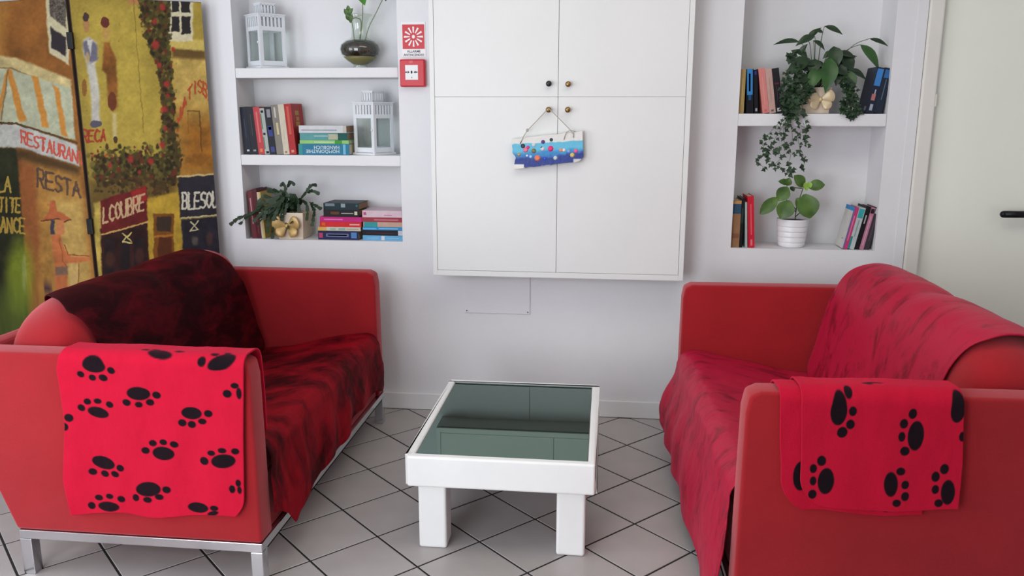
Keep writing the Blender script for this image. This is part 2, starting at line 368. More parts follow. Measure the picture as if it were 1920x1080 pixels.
# ------------------------------------------------------------------ sofas
M_sofa = mat('red_sofa_fabric', (156, 27, 34), .92, var=.12, vscale=5, bump=.15, bscale=420, sheen=.55, sheen_col=(255, 175, 180), spec=.15)
M_chrome = mat('brushed_chrome', (205, 205, 208), .22, 1.0)
SL = 1.41
CUSH = [(.527, .37), (.545, .50), (.578, .66), (.622, .79), (.68, .838), (.76, .842), (.84, .80), (.868, .70), (.825, .52), (.775, .38), (.65, .345)]
PR = catmull(CUSH, 6, True); CEN = np.array([.70, .60])
def slump(z, y, k): return .36+(z-.36)*(1-k*smooth01((.32-y)/.26))
def sofa(sgn, loc, rz, label, sl):
    r = thing('sofa', label, 'sofa', loc, (0, 0, rz))
    V = lambda u, v, t: (sgn*u, t, v)
    arm = [(.0, .152), (.795, .152)]+[tuple(p) for p in catmull([(.795, .152), (.88, .385), (.965, .62), (.985, .70)], 4)[1:]]+[(.955, .728), (.04, .728), (.012, .715), (.004, .67)]
    for y0 in (0, SL-.085):
        MB().prism(arm, y0, y0+.085, V).build('arm', M_sofa, r, smooth=True, bevel=.020, seg=4)
    MB().prism([(.708, .152), (.793, .152), (.978, .68), (.95, .715), (.905, .705)], .086, SL-.086, V).build('back_frame', M_sofa, r, smooth=False, bevel=.015, seg=3)
    MB().prism([(.014, .152), (.707, .152), (.76, .32), (.02, .34)], .086, SL-.086, V).build('seat_base', M_sofa, r, bevel=.008)
    MB().prism([(.02, .341), (.70, .330), (.62, .343), (.53, .347), (.30, .385), (.08, .425), (.03, .415)], .09, SL-.09, V).build('seat_cushion', M_sofa, r, bevel=.01, seg=3)
    for (a, b) in ((.090, SL/2-.004), (SL/2+.004, SL-.090)):
        ang = np.linspace(-math.pi/2, math.pi/2, 33); p = 4.0
        t = np.sign(np.sin(ang))*np.abs(np.sin(ang))**(2/p); k = np.abs(np.cos(ang))**(2/p)
        ring = np.concatenate([PR, PR[:1]])
        Q = np.zeros((len(ang), len(ring), 3))
        for i in range(len(ang)):
            pp = CEN+(ring-CEN)*k[i]
            yy = (a+b)/2+(b-a)/2*t[i]; Q[i, :, 0] = sgn*pp[:, 0]; Q[i, :, 1] = yy; Q[i, :, 2] = slump(pp[:, 1], yy, sl)
        mb = MB(); n, m_ = Q.shape[:2]
        mb.add(Q.reshape(-1, 3), [(i*m_+j, i*m_+j+1, (i+1)*m_+j+1, (i+1)*m_+j) for i in range(n-1) for j in range(m_-1)])
        mb.build('back_cushion', M_sofa, r, smooth=True)
    rl = MB()
    z0, z1 = .122, .1515
    rl.box(*sorted((sgn*.0, sgn*.79)), .0, .036, z0, z1); rl.box(*sorted((sgn*.0, sgn*.79)), SL-.036, SL, z0, z1)
    rl.box(*sorted((sgn*.0, sgn*.036)), .036, SL-.036, z0, z1); rl.box(*sorted((sgn*.754, sgn*.79)), .036, SL-.036, z0, z1)
    rl.build('chrome_rail', M_chrome, r, bevel=.002)
    for lx in (0, .752):
        for y in (0, SL-.038):
            MB().box(*sorted((sgn*lx, sgn*(lx+.038))), y, y+.038, 0, .1215).build('leg', M_chrome, r, bevel=.002)
    return r
AL = math.radians(1.8)
LOC_L, LOC_R = (-1.0, 2.175, 0), (.372, 2.065, 0)
sofa(-1, LOC_L, 0, 'red fabric sofa under the dark burgundy throws, in front of the painted screen', .09)
sofa(1, LOC_R, AL, 'red fabric sofa under the bright crimson throws, in front of the pale door', .02)

# velvet throws
M_vel_d = mat('dark_burgundy_crushed_velvet', (88, 7, 20), .7, c2=(30, 2, 6), vscale=8, det=9, dist=.6, ramp=(.46, .72), stretch=(1, .7, 1.7), bump=.35, bscale=16, sheen=.12, sheen_col=(190, 25, 45), spec=.08)
M_vel_s = mat('burgundy_crushed_velvet', (140, 10, 26), .7, c2=(42, 3, 8), vscale=5, det=9, dist=.35, ramp=(.40, .60), stretch=(.9, 1.25, .75), bump=.35, bscale=16, sheen=.15, sheen_col=(200, 30, 50), spec=.08)
M_vel_r = mat('crimson_crushed_velvet', (170, 15, 50), .5, c2=(112, 5, 26), vscale=9, det=9, dist=.7, ramp=(.37, .50), stretch=(.75, 1.35, .75), bump=.35, bscale=16, sheen=.3, sheen_col=(240, 70, 110), spec=.25)
def seat_throw(sgn, loc, rz, m, label, hem, flare, seed, ya, yb, edge=.02):
    n1 = 70; K = 150
    ys = np.linspace(ya, yb, K)
    top = catmull([(.535, .358), (.42, .372), (.30, .398), (.16, .424), (.06, .441), (.018, .432), (-.006, .405)], 8)
    Pn = []
    for j, y in enumerate(ys):
        h_ = hem(y); nd = 44
        tt = np.linspace(0, 1, nd+1)[1:]
        z = .405+(h_-.405)*tt
        fold = (.5+.5*np.sin(2*math.pi*(y/.29+.4*math.sin(y*4+seed))+seed+.9*tt))*.65+.35*fbm(np.full(nd, y*9.), tt*1.2, seed)
        lx = -.006-flare(y)*smooth01(tt*1.2)-.022*smooth01(tt*1.6)*fold-.003
        line = np.concatenate([top, np.stack([lx, z], 1)])
        Pn.append(line)
    Pn = np.array(Pn)
    U, Vv = np.meshgrid(np.arange(Pn.shape[1]), ys)
    nz = fbm(U*.10+3, Vv*9, seed+5)-.5
    nb = np.arange(Pn.shape[1]) < len(top)
    Q = np.zeros(Pn.shape[:2]+(3,))
    Q[..., 0] = sgn*Pn[..., 0]; Q[..., 1] = Vv; Q[..., 2] = Pn[..., 1]+np.where(nb, .016, 0)*nz+np.where(nb, .009, 0)
    Q[..., 0] += sgn*np.where(nb, 0, .010)*(nz)
    Q[..., 1] -= np.where(nb, 0, edge)*smooth01((U-len(top))/20.)*((yb-Vv)/(yb-ya))**5
    o = grid_obj('seat_throw', Q, m, solid=.004, off=1 if sgn > 0 else -1)
    o.location = loc; o.rotation_euler = (0, 0, rz)
    return tag(o, label, 'throw')
def hem_l(y):
    xs = [.086, .12, .17, .215, .25, .34, .48, .60, .72, .86, 1.02, 1.18, 1.28, 1.324]; zs = [.215, .21, .18, .125, .145, .152, .178, .172, .178, .212, .232, .222, .20, .212]
    return float(np.interp(y, xs, zs))+.006*math.sin(y*23)
def hem_r(y):
    xs = [.086, .12, .3, .40, .6, .9, 1.2, 1.324]; zs = [.07, .05, .035, .05, .07, .09, .115, .14]
    return float(np.interp(y, xs, zs))+.005*math.sin(y*19)
seat_throw(-1, LOC_L, 0, M_vel_s, 'dark burgundy velvet throw over the seat of the sofa by the painted screen', hem_l, lambda y: .006, 3, .088, SL-.087)
seat_throw(1, LOC_R, AL, M_vel_r, 'crimson velvet throw over the seat of the sofa by the door', hem_r, lambda y: .020+.022*y, 8, .088, SL-.087, .05)
def back_throw(sgn, loc, rz, m, label, near, far, seed):
    i0, i1 = 0, 44                                   # from the crease at the seat over the top and down behind
    seg = PR[i0:i1]; n = len(seg)
    t = np.arange(n)/(n-1); K = 130
    Q = np.zeros((K, n, 3))
    for j in range(K):
        a = j/(K-1)
        y = np.interp(t, *near)*(1-a)+np.interp(t, *far)*a
        dip = 1.040-.055*np.exp(-((y-SL/2)/.06)**2)-.06*smooth01((.17-y)/.09)-.06*smooth01((y-(SL-.17))/.09)
        wr = .012*(fbm(y*13+t*4, t*5-y*6, seed)-.5)+.0035*np.sin(42*(y+.5*t)+9*fbm(y*4, t*3, seed+1))
        pp = CEN+(seg-CEN)*(dip+wr)[:, None]
        Q[j, :, 0] = sgn*pp[:, 0]; Q[j, :, 1] = y; Q[j, :, 2] = slump(pp[:, 1], y, .09 if sgn < 0 else .02)
    o = grid_obj('back_throw', Q, m, solid=.004, off=1 if sgn > 0 else -1)
    o.location = loc; o.rotation_euler = (0, 0, rz)
    return tag(o, label, 'throw')
back_throw(-1, LOC_L, 0, M_vel_d, 'dark burgundy velvet throw over the back of the sofa by the painted screen', ([0, .35, .52, .70, 1], [.22, .19, .165, .24, .42]), ([0, .3, .5, .7, 1], [1.30, 1.25, 1.13, 1.07, 1.04]), 11)
back_throw(1, LOC_R, AL, M_vel_r, 'crimson velvet throw over the back of the sofa by the door', ([0, .35, .52, .70, 1], [.26, .22, .17, .16, .20]), ([0, .3, .5, .7, 1], [1.31, 1.28, 1.20, 1.16, 1.14]), 17)

# paw print fleece blankets over the near arms: ellipses (x along the arm, height, half width, half height, turn)
LP = [(0.468,0.701,0.0352,0.02,5),(0.512,0.674,0.0116,0.0094,20),(0.476,0.665,0.0116,0.0094,10),(0.442,0.666,0.0136,0.01,15),(0.415,0.689,0.0122,0.01,20),(0.27,0.728,0.0378,0.0092,5),(0.322,0.737,0.0113,0.0026,0),(0.217,0.736,0.0132,0.0026,0),(0.292,0.739,0.012,0.0026,0),(0.079,0.717,0.0404,0.0143,-12),(0.138,0.717,0.0125,0.0085,0),(0.105,0.731,0.0118,0.0033,0),(0.069,0.735,0.0091,0.0032,0),(0.066,0.632,0.0131,0.0119,0),(0.042,0.657,0.0118,0.0086,0),(0.031,0.634,0.0079,0.0172,0),(0.337,0.622,0.0357,0.0201,0),(0.376,0.593,0.0129,0.0101,10),(0.339,0.588,0.0115,0.0088,0),(0.304,0.596,0.0128,0.0101,0),(0.282,0.619,0.0134,0.0107,10),(0.469,0.558,0.0329,0.0164,10),(0.521,0.57,0.0124,0.0102,20),(0.5,0.59,0.0117,0.0095,0),(0.467,0.593,0.0123,0.0081,0),(0.43,0.584,0.0116,0.0095,20),(0.564,0.537,0.0146,0.0124,0),(0.58,0.508,0.0118,0.0118,0),(0.179,0.568,0.0313,0.0188,0),(0.21,0.537,0.0128,0.0108,0),(0.181,0.533,0.0127,0.0108,0),(0.148,0.544,0.0127,0.0088,0),(0.128,0.569,0.0126,0.0107,0),(0.276,0.439,0.034,0.0208,0),(0.332,0.445,0.013,0.0104,0),(0.307,0.469,0.0123,0.0096,0),(0.273,0.474,0.0122,0.0089,0),(0.24,0.469,0.0129,0.0096,10),(0.092,0.424,0.0368,0.0213,-8),(0.151,0.421,0.0135,0.0124,10),(0.127,0.447,0.0121,0.0082,0),(0.093,0.457,0.0127,0.0082,0),(0.054,0.456,0.012,0.0096,0),(0.47,0.399,0.0368,0.0197,12),(0.508,0.368,0.014,0.0106,0),(0.468,0.364,0.0133,0.0099,10),(0.435,0.365,0.0125,0.0092,20),(0.417,0.385,0.0118,0.0105,20),(0.335,0.321,0.0401,0.0234,-8),(0.378,0.291,0.0104,0.0114,0),(0.341,0.286,0.0139,0.0093,0),(0.302,0.298,0.0138,0.0092,0),(0.277,0.323,0.0131,0.0113,0),(0.467,0.258,0.0338,0.0158,0),(0.523,0.257,0.0127,0.0115,0),(0.496,0.285,0.0134,0.0093,0),(0.46,0.292,0.0119,0.0086,0),(0.424,0.285,0.0119,0.01,20),(0.182,0.271,0.0328,0.0163,0),(0.131,0.273,0.0123,0.0085,0),(0.136,0.256,0.0171,0.0071,-15),(0.072,0.336,0.0094,0.0126,0),(0.052,0.356,0.0081,0.0111,0),(0.05,0.334,0.0067,0.0125,0)]
RP = [(0.228,0.69,0.0203,0.0364,0),(0.251,0.725,0.0101,0.0102,0),(0.262,0.692,0.0094,0.0126,0),(0.259,0.657,0.0102,0.0127,0),(0.241,0.635,0.0124,0.0144,-15),(0.421,0.632,0.0194,0.039,0),(0.408,0.69,0.01,0.0133,0),(0.389,0.663,0.0101,0.0126,0),(0.387,0.628,0.0087,0.0127,0),(0.398,0.59,0.0116,0.012,0),(0.516,0.701,0.017,0.0313,0),(0.534,0.633,0.0071,0.0126,0),(0.324,0.75,0.0237,0.0047,0),(0.308,0.744,0.0129,0.0047,-10),(0.211,0.501,0.02,0.0354,0),(0.196,0.556,0.0111,0.0138,0),(0.177,0.534,0.0089,0.0122,0),(0.179,0.5,0.0082,0.0123,0),(0.18,0.463,0.0104,0.0124,0),(0.372,0.499,0.0168,0.0335,5),(0.393,0.535,0.0109,0.0105,0),(0.407,0.499,0.0095,0.0114,0),(0.41,0.467,0.0095,0.0123,0),(0.391,0.448,0.0103,0.0099,0),(0.515,0.482,0.0167,0.0335,3),(0.5,0.545,0.0101,0.0137,0),(0.481,0.523,0.0101,0.0138,0),(0.484,0.488,0.0087,0.0122,0),(0.496,0.451,0.0102,0.0107,0)]
RP2 = [(0.15,0.509,0.0201,0.0404,0),(0.339,0.428,0.0133,0.0083,0),(0.37,0.428,0.0118,0.0099,0),(0.229,0.438,0.0075,0.0066,0)]
M_fleece = mat('paw_print_fleece', (226, 30, 66), .95, attr='print', var=.06, vscale=12, bump=.2, bscale=350, sheen=.18, sheen_col=(255, 120, 150), spec=.1)
def blanket(name, parent, sgn, lo, hi, hem, paws, base, off, rc, inner, step=.0023):
    """lo/hi: edges along the arm by height, hem(a): lower edge, off: distance from the arm"""
    T = .728; r = .022; yi = .085
    vmax = T+.5*math.pi*0+.115+inner
    nu = int(.56/step); nv = int((vmax-.22)/step)
    A, Bv = np.meshgrid(np.linspace(0, 1, nu), np.linspace(0, 1, nv))
    h_ = hem(A); v = h_+(vmax-h_)*Bv
    l = np.interp(v, *lo); g = np.interp(v, *hi)
    d = np.clip(v-h_.min()-0.0, 0, rc); l = l+rc-np.sqrt(np.maximum(rc**2-(rc-d)**2, 0))
    X = l+(g-l)*A
    # path over the arm: outer face, rounded top, inner face
    wr = .006*fbm(X*14+2, v*7, 21)+.004*(.5+.5*np.sin(X*40+v*9))*smooth01((T-.06-v)/.3)
    s = v-(T-r)                                      # arc position past the start of the rounding
    q = math.pi/2*r
    th = np.clip(s/r, 0, math.pi/2); flatw = yi-2*r
    s2 = s-q; fl = np.clip(s2, 0, flatw); s3 = s2-flatw; th2 = np.clip(s3/r, 0, math.pi/2); s4 = np.maximum(s3-q, 0)
    R_ = r+off+wr
    y = np.where(s < 0, -off-wr, np.where(s2 < 0, r-R_*np.cos(th), np.where(s3 < 0, r+fl, yi-r+R_*np.sin(th2))))
    z = np.where(s < 0, v, np.where(s2 < 0, T-r+R_*np.sin(th), np.where(s3 < 0, T+off+wr, np.where(s4 <= 0, T-r+R_*np.cos(th2), T-r-s4))))
    col = np.ones(X.shape+(3,))*np.array(base, float)
    ink = np.zeros(X.shape)
    for (cx, cz, rx, rz, ro) in paws:
        a = math.radians(ro); dx = X-cx; dz = v-cz
        e = np.sqrt(((dx*math.cos(a)+dz*math.sin(a))/rx)**2+((-dx*math.sin(a)+dz*math.cos(a))/rz)**2)
        ink = np.maximum(ink, smooth01((1-e)*min(rx, rz)/.0030+.5))
    col = col*(1-ink[..., None])+ink[..., None]*np.array([14, 13, 18.])
    Q = np.stack([sgn*X, y, z], -1)
    return grid_obj(name, Q, M_fleece, parent, colors=col, solid=.005, off=1 if sgn > 0 else -1)
RED = (192, 20, 50)
bl = thing('paw_blanket', 'pinkish red fleece blanket with black paw prints over the arm nearest the painted screen', 'blanket', LOC_L, (0, 0, 0), 'paw print fleece blankets')
blanket('fleece', bl, -1, ([.2, .28, .365, .5, .711, .9], [.05, .040, .035, .028, .012, .004]), ([.2, .335, .51, .69, .75, .95], [.592, .604, .580, .585, .566, .56]),
        lambda a: .246-.018*a+.006*np.sin(a*11)-.004*np.exp(-((a-.5)/.12)**2), LP, RED, .009, .085, .20)
br = thing('paw_blanket', 'bright red fleece blanket with black paw prints over the arm near the door', 'blanket', LOC_R, (0, 0, AL), 'paw print fleece blankets')
blanket('fleece', br, 1, ([.4, .57, .70, .9], [.150, .145, .136, .13]), ([.4, .557, .748, .9], [.545, .543, .527, .52]),
        lambda a: .430-.010*np.sin(a*math.pi)+.008*a, RP, RED, .014, .085, .10)
blanket('under_layer', br, 1, ([.4, .54, .61, .75, .9], [.104, .098, .090, .083, .08]), ([.4, .9], [.46, .50]),
        lambda a: .414-.006*a+.004*np.sin(a*8), RP2, RED, .005, .095, .12, .003)

# ------------------------------------------------------------------ folding screen with a painted street scene
GL = {'A': ['0,0 .5,1 1,0', '.2,.38 .8,.38'], 'B': ['0,0 0,1 .7,1 .9,.78 .7,.52 0,.52', '.7,.52 1,.28 .75,0 0,0'], 'C': ['1,.85 .6,1 .15,.8 0,.5 .15,.2 .6,0 1,.15'],
      'E': ['1,1 0,1 0,0 1,0', '0,.5 .8,.5'], 'F': ['1,1 0,1 0,0', '0,.5 .8,.5'], 'I': ['.5,0 .5,1'], 'L': ['0,1 0,0 1,0'], 'M': ['0,0 .1,1 .5,.3 .9,1 1,0'],
      'N': ['0,0 0,1 1,0 1,1'], 'O': ['.5,1 .1,.8 0,.5 .1,.2 .5,0 .9,.2 1,.5 .9,.8 .5,1'], 'P': ['0,0 0,1 .8,1 1,.75 .8,.48 0,.48'], 'R': ['0,0 0,1 .8,1 1,.75 .8,.5 0,.5', '.4,.5 1,0'],
      'S': ['1,.9 .5,1 .1,.85 .1,.6 .9,.4 .95,.15 .5,0 0,.1'], 'T': ['.5,0 .5,1', '0,1 1,1'], 'U': ['0,1 0,.25 .3,0 .7,0 1,.25 1,1']}
class Paint:
    """flat paint laid on sketch units x (right) and y (down)"""
    def __init__(s, x, y, base): s.x = x; s.y = y; s.c = np.ones(x.shape+(3,))*np.array(base, float)
    def mix(s, m, col):
        col = np.array(col, float)
        s.c = s.c*(1-m[..., None])+col*m[..., None]
    def poly(s, pts, col, soft=1.2, k=1, var=0, seed=0, sc_=.06):
        n = len(pts); d = np.full(s.x.shape, 1e9); ins = np.zeros(s.x.shape, bool)
        for i in range(n):
            (x0, y0), (x1, y1) = pts[i], pts[(i+1) % n]
            L = (x1-x0)**2+(y1-y0)**2+1e-9; t = np.clip(((s.x-x0)*(x1-x0)+(s.y-y0)*(y1-y0))/L, 0, 1)
            d = np.minimum(d, np.hypot(s.x-x0-t*(x1-x0), s.y-y0-t*(y1-y0)))
            if y0 != y1: ins ^= ((y0 > s.y) != (y1 > s.y)) & (s.x < (x1-x0)*(s.y-y0)/(y1-y0)+x0)
        sd = np.where(ins, d, -d); m = smooth01(sd/(2*soft)+.5)*k
        if var: col = np.array(col, float)*(1+var*(fbm(s.x*sc_, s.y*sc_, seed)-.5)[..., None]*2)
        s.c = s.c*(1-m[..., None])+np.array(col, float)*m[..., None]
    def rect(s, x0, y0, x1, y1, col, **k): s.poly([(x0, y0), (x1, y0), (x1, y1), (x0, y1)], col, **k)
    def ell(s, cx, cy, rx, ry, col, soft=.15, k=1):
        m = 1+soft; sel = np.nonzero((np.abs(s.x-cx) < rx*m) & (np.abs(s.y-cy) < ry*m))
        e = np.hypot((s.x[sel]-cx)/rx, (s.y[sel]-cy)/ry); a = (smooth01((1-e)/soft+.5)*k)[:, None]
        s.c[sel] = s.c[sel]*(1-a)+np.array(col, float)*a
    def strokes(s, n, mask, box, cols, size, seed, k=.85):
        r_ = np.random.default_rng(seed); c_ = 0
        while c_ < n:
            x_, y_ = r_.uniform(box[0], box[2]), r_.uniform(box[1], box[3]); c_ += 1
            if r_.random() > mask(x_, y_): continue
            z = r_.uniform(*size); s.ell(x_, y_, z*r_.uniform(.5, 1), z*r_.uniform(.6, 1.2), cols[r_.integers(len(cols))], .7, k)
    def line(s, pts, wd, col, k=1):
        d = np.full(s.x.shape, 1e9)
        for (x0, y0), (x1, y1) in zip(pts, pts[1:]):
            L = (x1-x0)**2+(y1-y0)**2+1e-9; t = np.clip(((s.x-x0)*(x1-x0)+(s.y-y0)*(y1-y0))/L, 0, 1)
            d = np.minimum(d, np.hypot(s.x-x0-t*(x1-x0), s.y-y0-t*(y1-y0)))
        s.mix(smooth01((wd-d)/1.2+.5)*k, col)
    def text(s, st, p0, p1, h0, h1, wd, col, gap=.3, arc=0, k=1):
        n = len(st); L = n+(n-1)*gap
        for i, ch in enumerate(st):
            for stt in GL[ch]:
                pts = []
                for q in stt.split():
                    u, v = map(float, q.split(',')); t = (i*(1+gap)+u)/L; hh = h0+(h1-h0)*t
                    pts.append((p0[0]+(p1[0]-p0[0])*t, p0[1]+(p1[1]-p0[1])*t-v*hh-arc*4*t*(1-t)))
                s.line(pts, wd, col, k)
def paint_right(x, y):
    x, y = x+4*(fbm(x*.07, y*.07, 90)-.5)+2*(fbm(x*.3, y*.3, 91, 2)-.5), y+4*(fbm(x*.07+9, y*.07, 92)-.5)+2*(fbm(x*.3, y*.3, 93, 2)-.5)
    p = Paint(x, y, (170, 146, 62))
    p.c *= (.80+.38*fbm(x*.025, y*.018, 1))[..., None]
    p.c = p.c*(1-.35*smooth01((200-x)/60*.5+(y-200)/500)[..., None])
    p.poly([(150, 0), (262, 0), (290, 150), (300, 280), (160, 290)], (186, 162, 70), soft=25, k=.75, var=.12, seed=4)
    p.rect(240, -30, 262, 6, (190, 110, 90), soft=6, k=.7)
    p.line([(250, 0), (258, 100), (270, 250)], .8, (120, 95, 40), .6)
    p.poly([(322, 92), (420, 92), (420, 330), (330, 330)], (190, 160, 84), soft=10, var=.2, seed=8)
    p.poly([(330, 215), (420, 215), (420, 335), (330, 335)], (150, 96, 34), soft=40, var=.25, seed=9)
    p.poly([(322, 88), (384, 92), (386, 112), (324, 108)], (84, 60, 30), soft=5, k=.8)
    p.poly([(318, 70), (382, 76), (384, 96), (318, 90)], (206, 182, 96), soft=3)
    p.rect(315, -40, 362, 78, (216, 206, 170), soft=2)
    for (a, b, c, d) in ((322, -20, 336, 22), (340, -20, 356, 24), (322, 30, 336, 60), (340, 31, 357, 64)): p.rect(a, b, c, d, (44, 40, 40), soft=1)
    p.text('MATISBAR', (333, 246), (408, 232), 22, 24, 1.7, (176, 70, 40), arc=66, k=.85)
    p.line([(351, 208), (374, 208), (378, 284)], 1.1, (90, 60, 24), .8)
    p.line([(352, 208), (353, 250)], .8, (120, 84, 34), .6)
    # two painted figures on the wall
    p.poly([(156, 75), (166, 68), (182, 80), (184, 110), (178, 120), (186, 170), (188, 232), (172, 234), (170, 180), (164, 130), (156, 100)], (196, 192, 178), soft=3, var=.15, seed=3)
    p.poly([(156, 80), (168, 72), (183, 84), (184, 112), (170, 118), (158, 104)], (96, 92, 112), soft=3, k=.85)
    p.poly([(163, 74), (174, 74), (170, 104)], (205, 200, 190), soft=2); p.ell(164, 108, 4, 10, (190, 160, 110), .5, .8)
    p.ell(162, 47, 6, 14, (176, 130, 80)); p.ell(161, 32, 6, 9, (70, 54, 50)); p.ell(158, 165, 5, 16, (140, 96, 46)); p.ell(180, 232, 11, 7, (92, 86, 100))
    p.poly([(196, 80), (206, 80), (217, 110), (220, 160), (221, 200), (212, 210), (203, 190), (199, 140), (192, 130)], (134, 84, 36), soft=3, var=.3, seed=5)
    p.ell(199, 60, 7, 16, (190, 150, 80)); p.ell(197, 42, 8, 11, (104, 50, 40)); p.ell(211, 190, 8, 18, (110, 58, 34))
    p.poly([(210, 212), (218, 212), (220, 258), (213, 262)], (206, 190, 140), soft=3, k=.8); p.ell(217, 262, 4, 7, (80, 60, 40))
    p.text('RECA', (155, 268), (198, 264), 25, 20, 2.0, (160, 52, 38), k=.85)
    p.line([(172, 294), (182, 290), (190, 295), (204, 289), (210, 294)], 2.2, (168, 66, 46), .7)
    # creeping vine with red flowers
    vx = [288, 290, 292, 305, 312, 316, 320]; vy = [-30, 0, 60, 110, 160, 200, 300]
    cx = np.interp(y, vy, vx); wd = np.interp(y, [-30, 0, 60, 110, 200, 300], [36, 34, 30, 20, 14, 22])
    m1 = smooth01((wd-np.abs(x-cx))/16+.35)*smooth01((345-y)/30)
    ly = 300-(x-170)*.02; m2 = smooth01((48-np.abs(y-318))/34)*smooth01((x-160)/34)*smooth01((344-x)/22)
    m3 = smooth01((20-np.abs(x-300))/12)*smooth01((y-330)/10)*smooth01((390-y)/16)
    veg = np.clip(np.maximum(np.maximum(m1, m2), m3), 0, 1)
    n1 = fbm(x*.13, y*.13, 31, 3); veg = smooth01((veg*.9+n1*1.3-1.05)/.3)*.85
    p.mix(veg, (62, 52, 26))
    def vmask(a, b):
        c1 = np.interp(b, vy, vx); w1 = np.interp(b, [-30, 0, 60, 110, 200, 300], [34, 32, 30, 20, 14, 20])
        m_ = max(0, 1-(abs(a-c1)/w1)**2)*(b < 350)
        m_ = max(m_, max(0, 1-((b-318)/52)**2)*min(1, max(0, (a-160)/30))*min(1, max(0, (346-a)/14)))
        return max(m_, max(0, 1-((a-300)/30)**2)*(330 < b < 392)*.8)
    p.strokes(2600, vmask, (160, -20, 348, 392), [(40, 38, 20), (54, 52, 26), (74, 72, 32), (46, 34, 22), (94, 88, 38), (60, 40, 26), (110, 100, 46), (110, 46, 34)], (2.2, 5.5), 5)
    for (a, b, r) in ((292, 84, 8), (298, 122, 5), (312, 158, 6), (304, 14, 6), (306, 205, 6), (304, 272, 6), (282, 302, 6), (245, 298, 7), (262, 322, 4), (314, 180, 4), (290, 40, 5), (206, 310, 5), (310, 240, 4), (325, 92, 4)):
        p.ell(a, b, r*.9, r, (168, 52, 46), .9, .85)
    # shop fronts
    p.poly([(168, 340), (330, 330), (330, 395), (275, 420), (170, 420)], (74, 50, 28), soft=14, k=.55, var=.4, seed=12)
    p.poly([(272, 372), (338, 360), (346, 560), (272, 560)], (184, 150, 52), soft=3, var=.2, seed=14)
    p.poly([(176, 380), (192, 376), (200, 560), (180, 560)], (190, 164, 78), soft=3, var=.2, seed=16)
    p.poly([(188, 430), (276, 414), (282, 560), (194, 560)], (52, 26, 24), soft=2, var=.4, seed=15)
    for a in (196, 226, 252):
        p.rect(a, 446, a+18, 560, (36, 26, 28), soft=2, var=.3, seed=a)
    p.ell(206, 486, 9, 14, (96, 52, 36), .9, .6); p.ell(262, 480, 7, 14, (92, 44, 36), .9, .6)
    p.poly([(188, 376), (274, 350), (277, 414), (191, 440)], (104, 32, 30), soft=2, var=.2, seed=17)
    p.poly([(246, 358), (273, 350), (275, 376), (248, 386)], (150, 40, 38), soft=3)
    p.line([(190, 440), (277, 416)], 1.6, (196, 160, 90)); p.text('LCOUBRE', (194, 419), (270, 394), 30, 30, 1.8, (196, 164, 122))
    p.line([(230, 438), (247, 452)], 1.2, (216, 196, 120)); p.line([(246, 436), (231, 452)], 1.2, (216, 196, 120)); p.line([(230, 453), (248, 456)], 1.2, (216, 196, 120))
    p.rect(288, 400, 326, 560, (122, 74, 28), soft=1.5, var=.15, seed=19); p.rect(294, 406, 321, 434, (60, 46, 34), soft=1.5); p.rect(296, 444, 322, 560, (88, 44, 22), soft=2)
    p.line([(290, 444), (326, 440)], 2, (170, 110, 40))
    p.poly([(334, 332), (420, 326), (420, 404), (338, 410)], (44, 40, 48), soft=2, var=.2, seed=21)
    p.line([(332, 331), (420, 326)], 1.8, (200, 176, 120)); p.text('BLESOU', (342, 392), (408, 388), 30, 28, 1.9, (206, 200, 180), gap=.25); p.line([(340, 409), (420, 402)], 1.6, (190, 176, 130))
    p.poly([(340, 412), (420, 405), (424, 560), (344, 560)], (40, 36, 46), soft=2, var=.4, seed=23)
    p.line([(357, 416), (372, 432), (357, 434), (371, 414)], 1.2, (200, 190, 150)); p.ell(366, 452, 6, 8, (120, 110, 90), .8, .6); p.ell(392, 448, 6, 12, (86, 56, 50), .8, .7)
    p.c *= (.86+.12*fbm(x*.25, y*.25, 50, 2))[..., None]
    return p.c
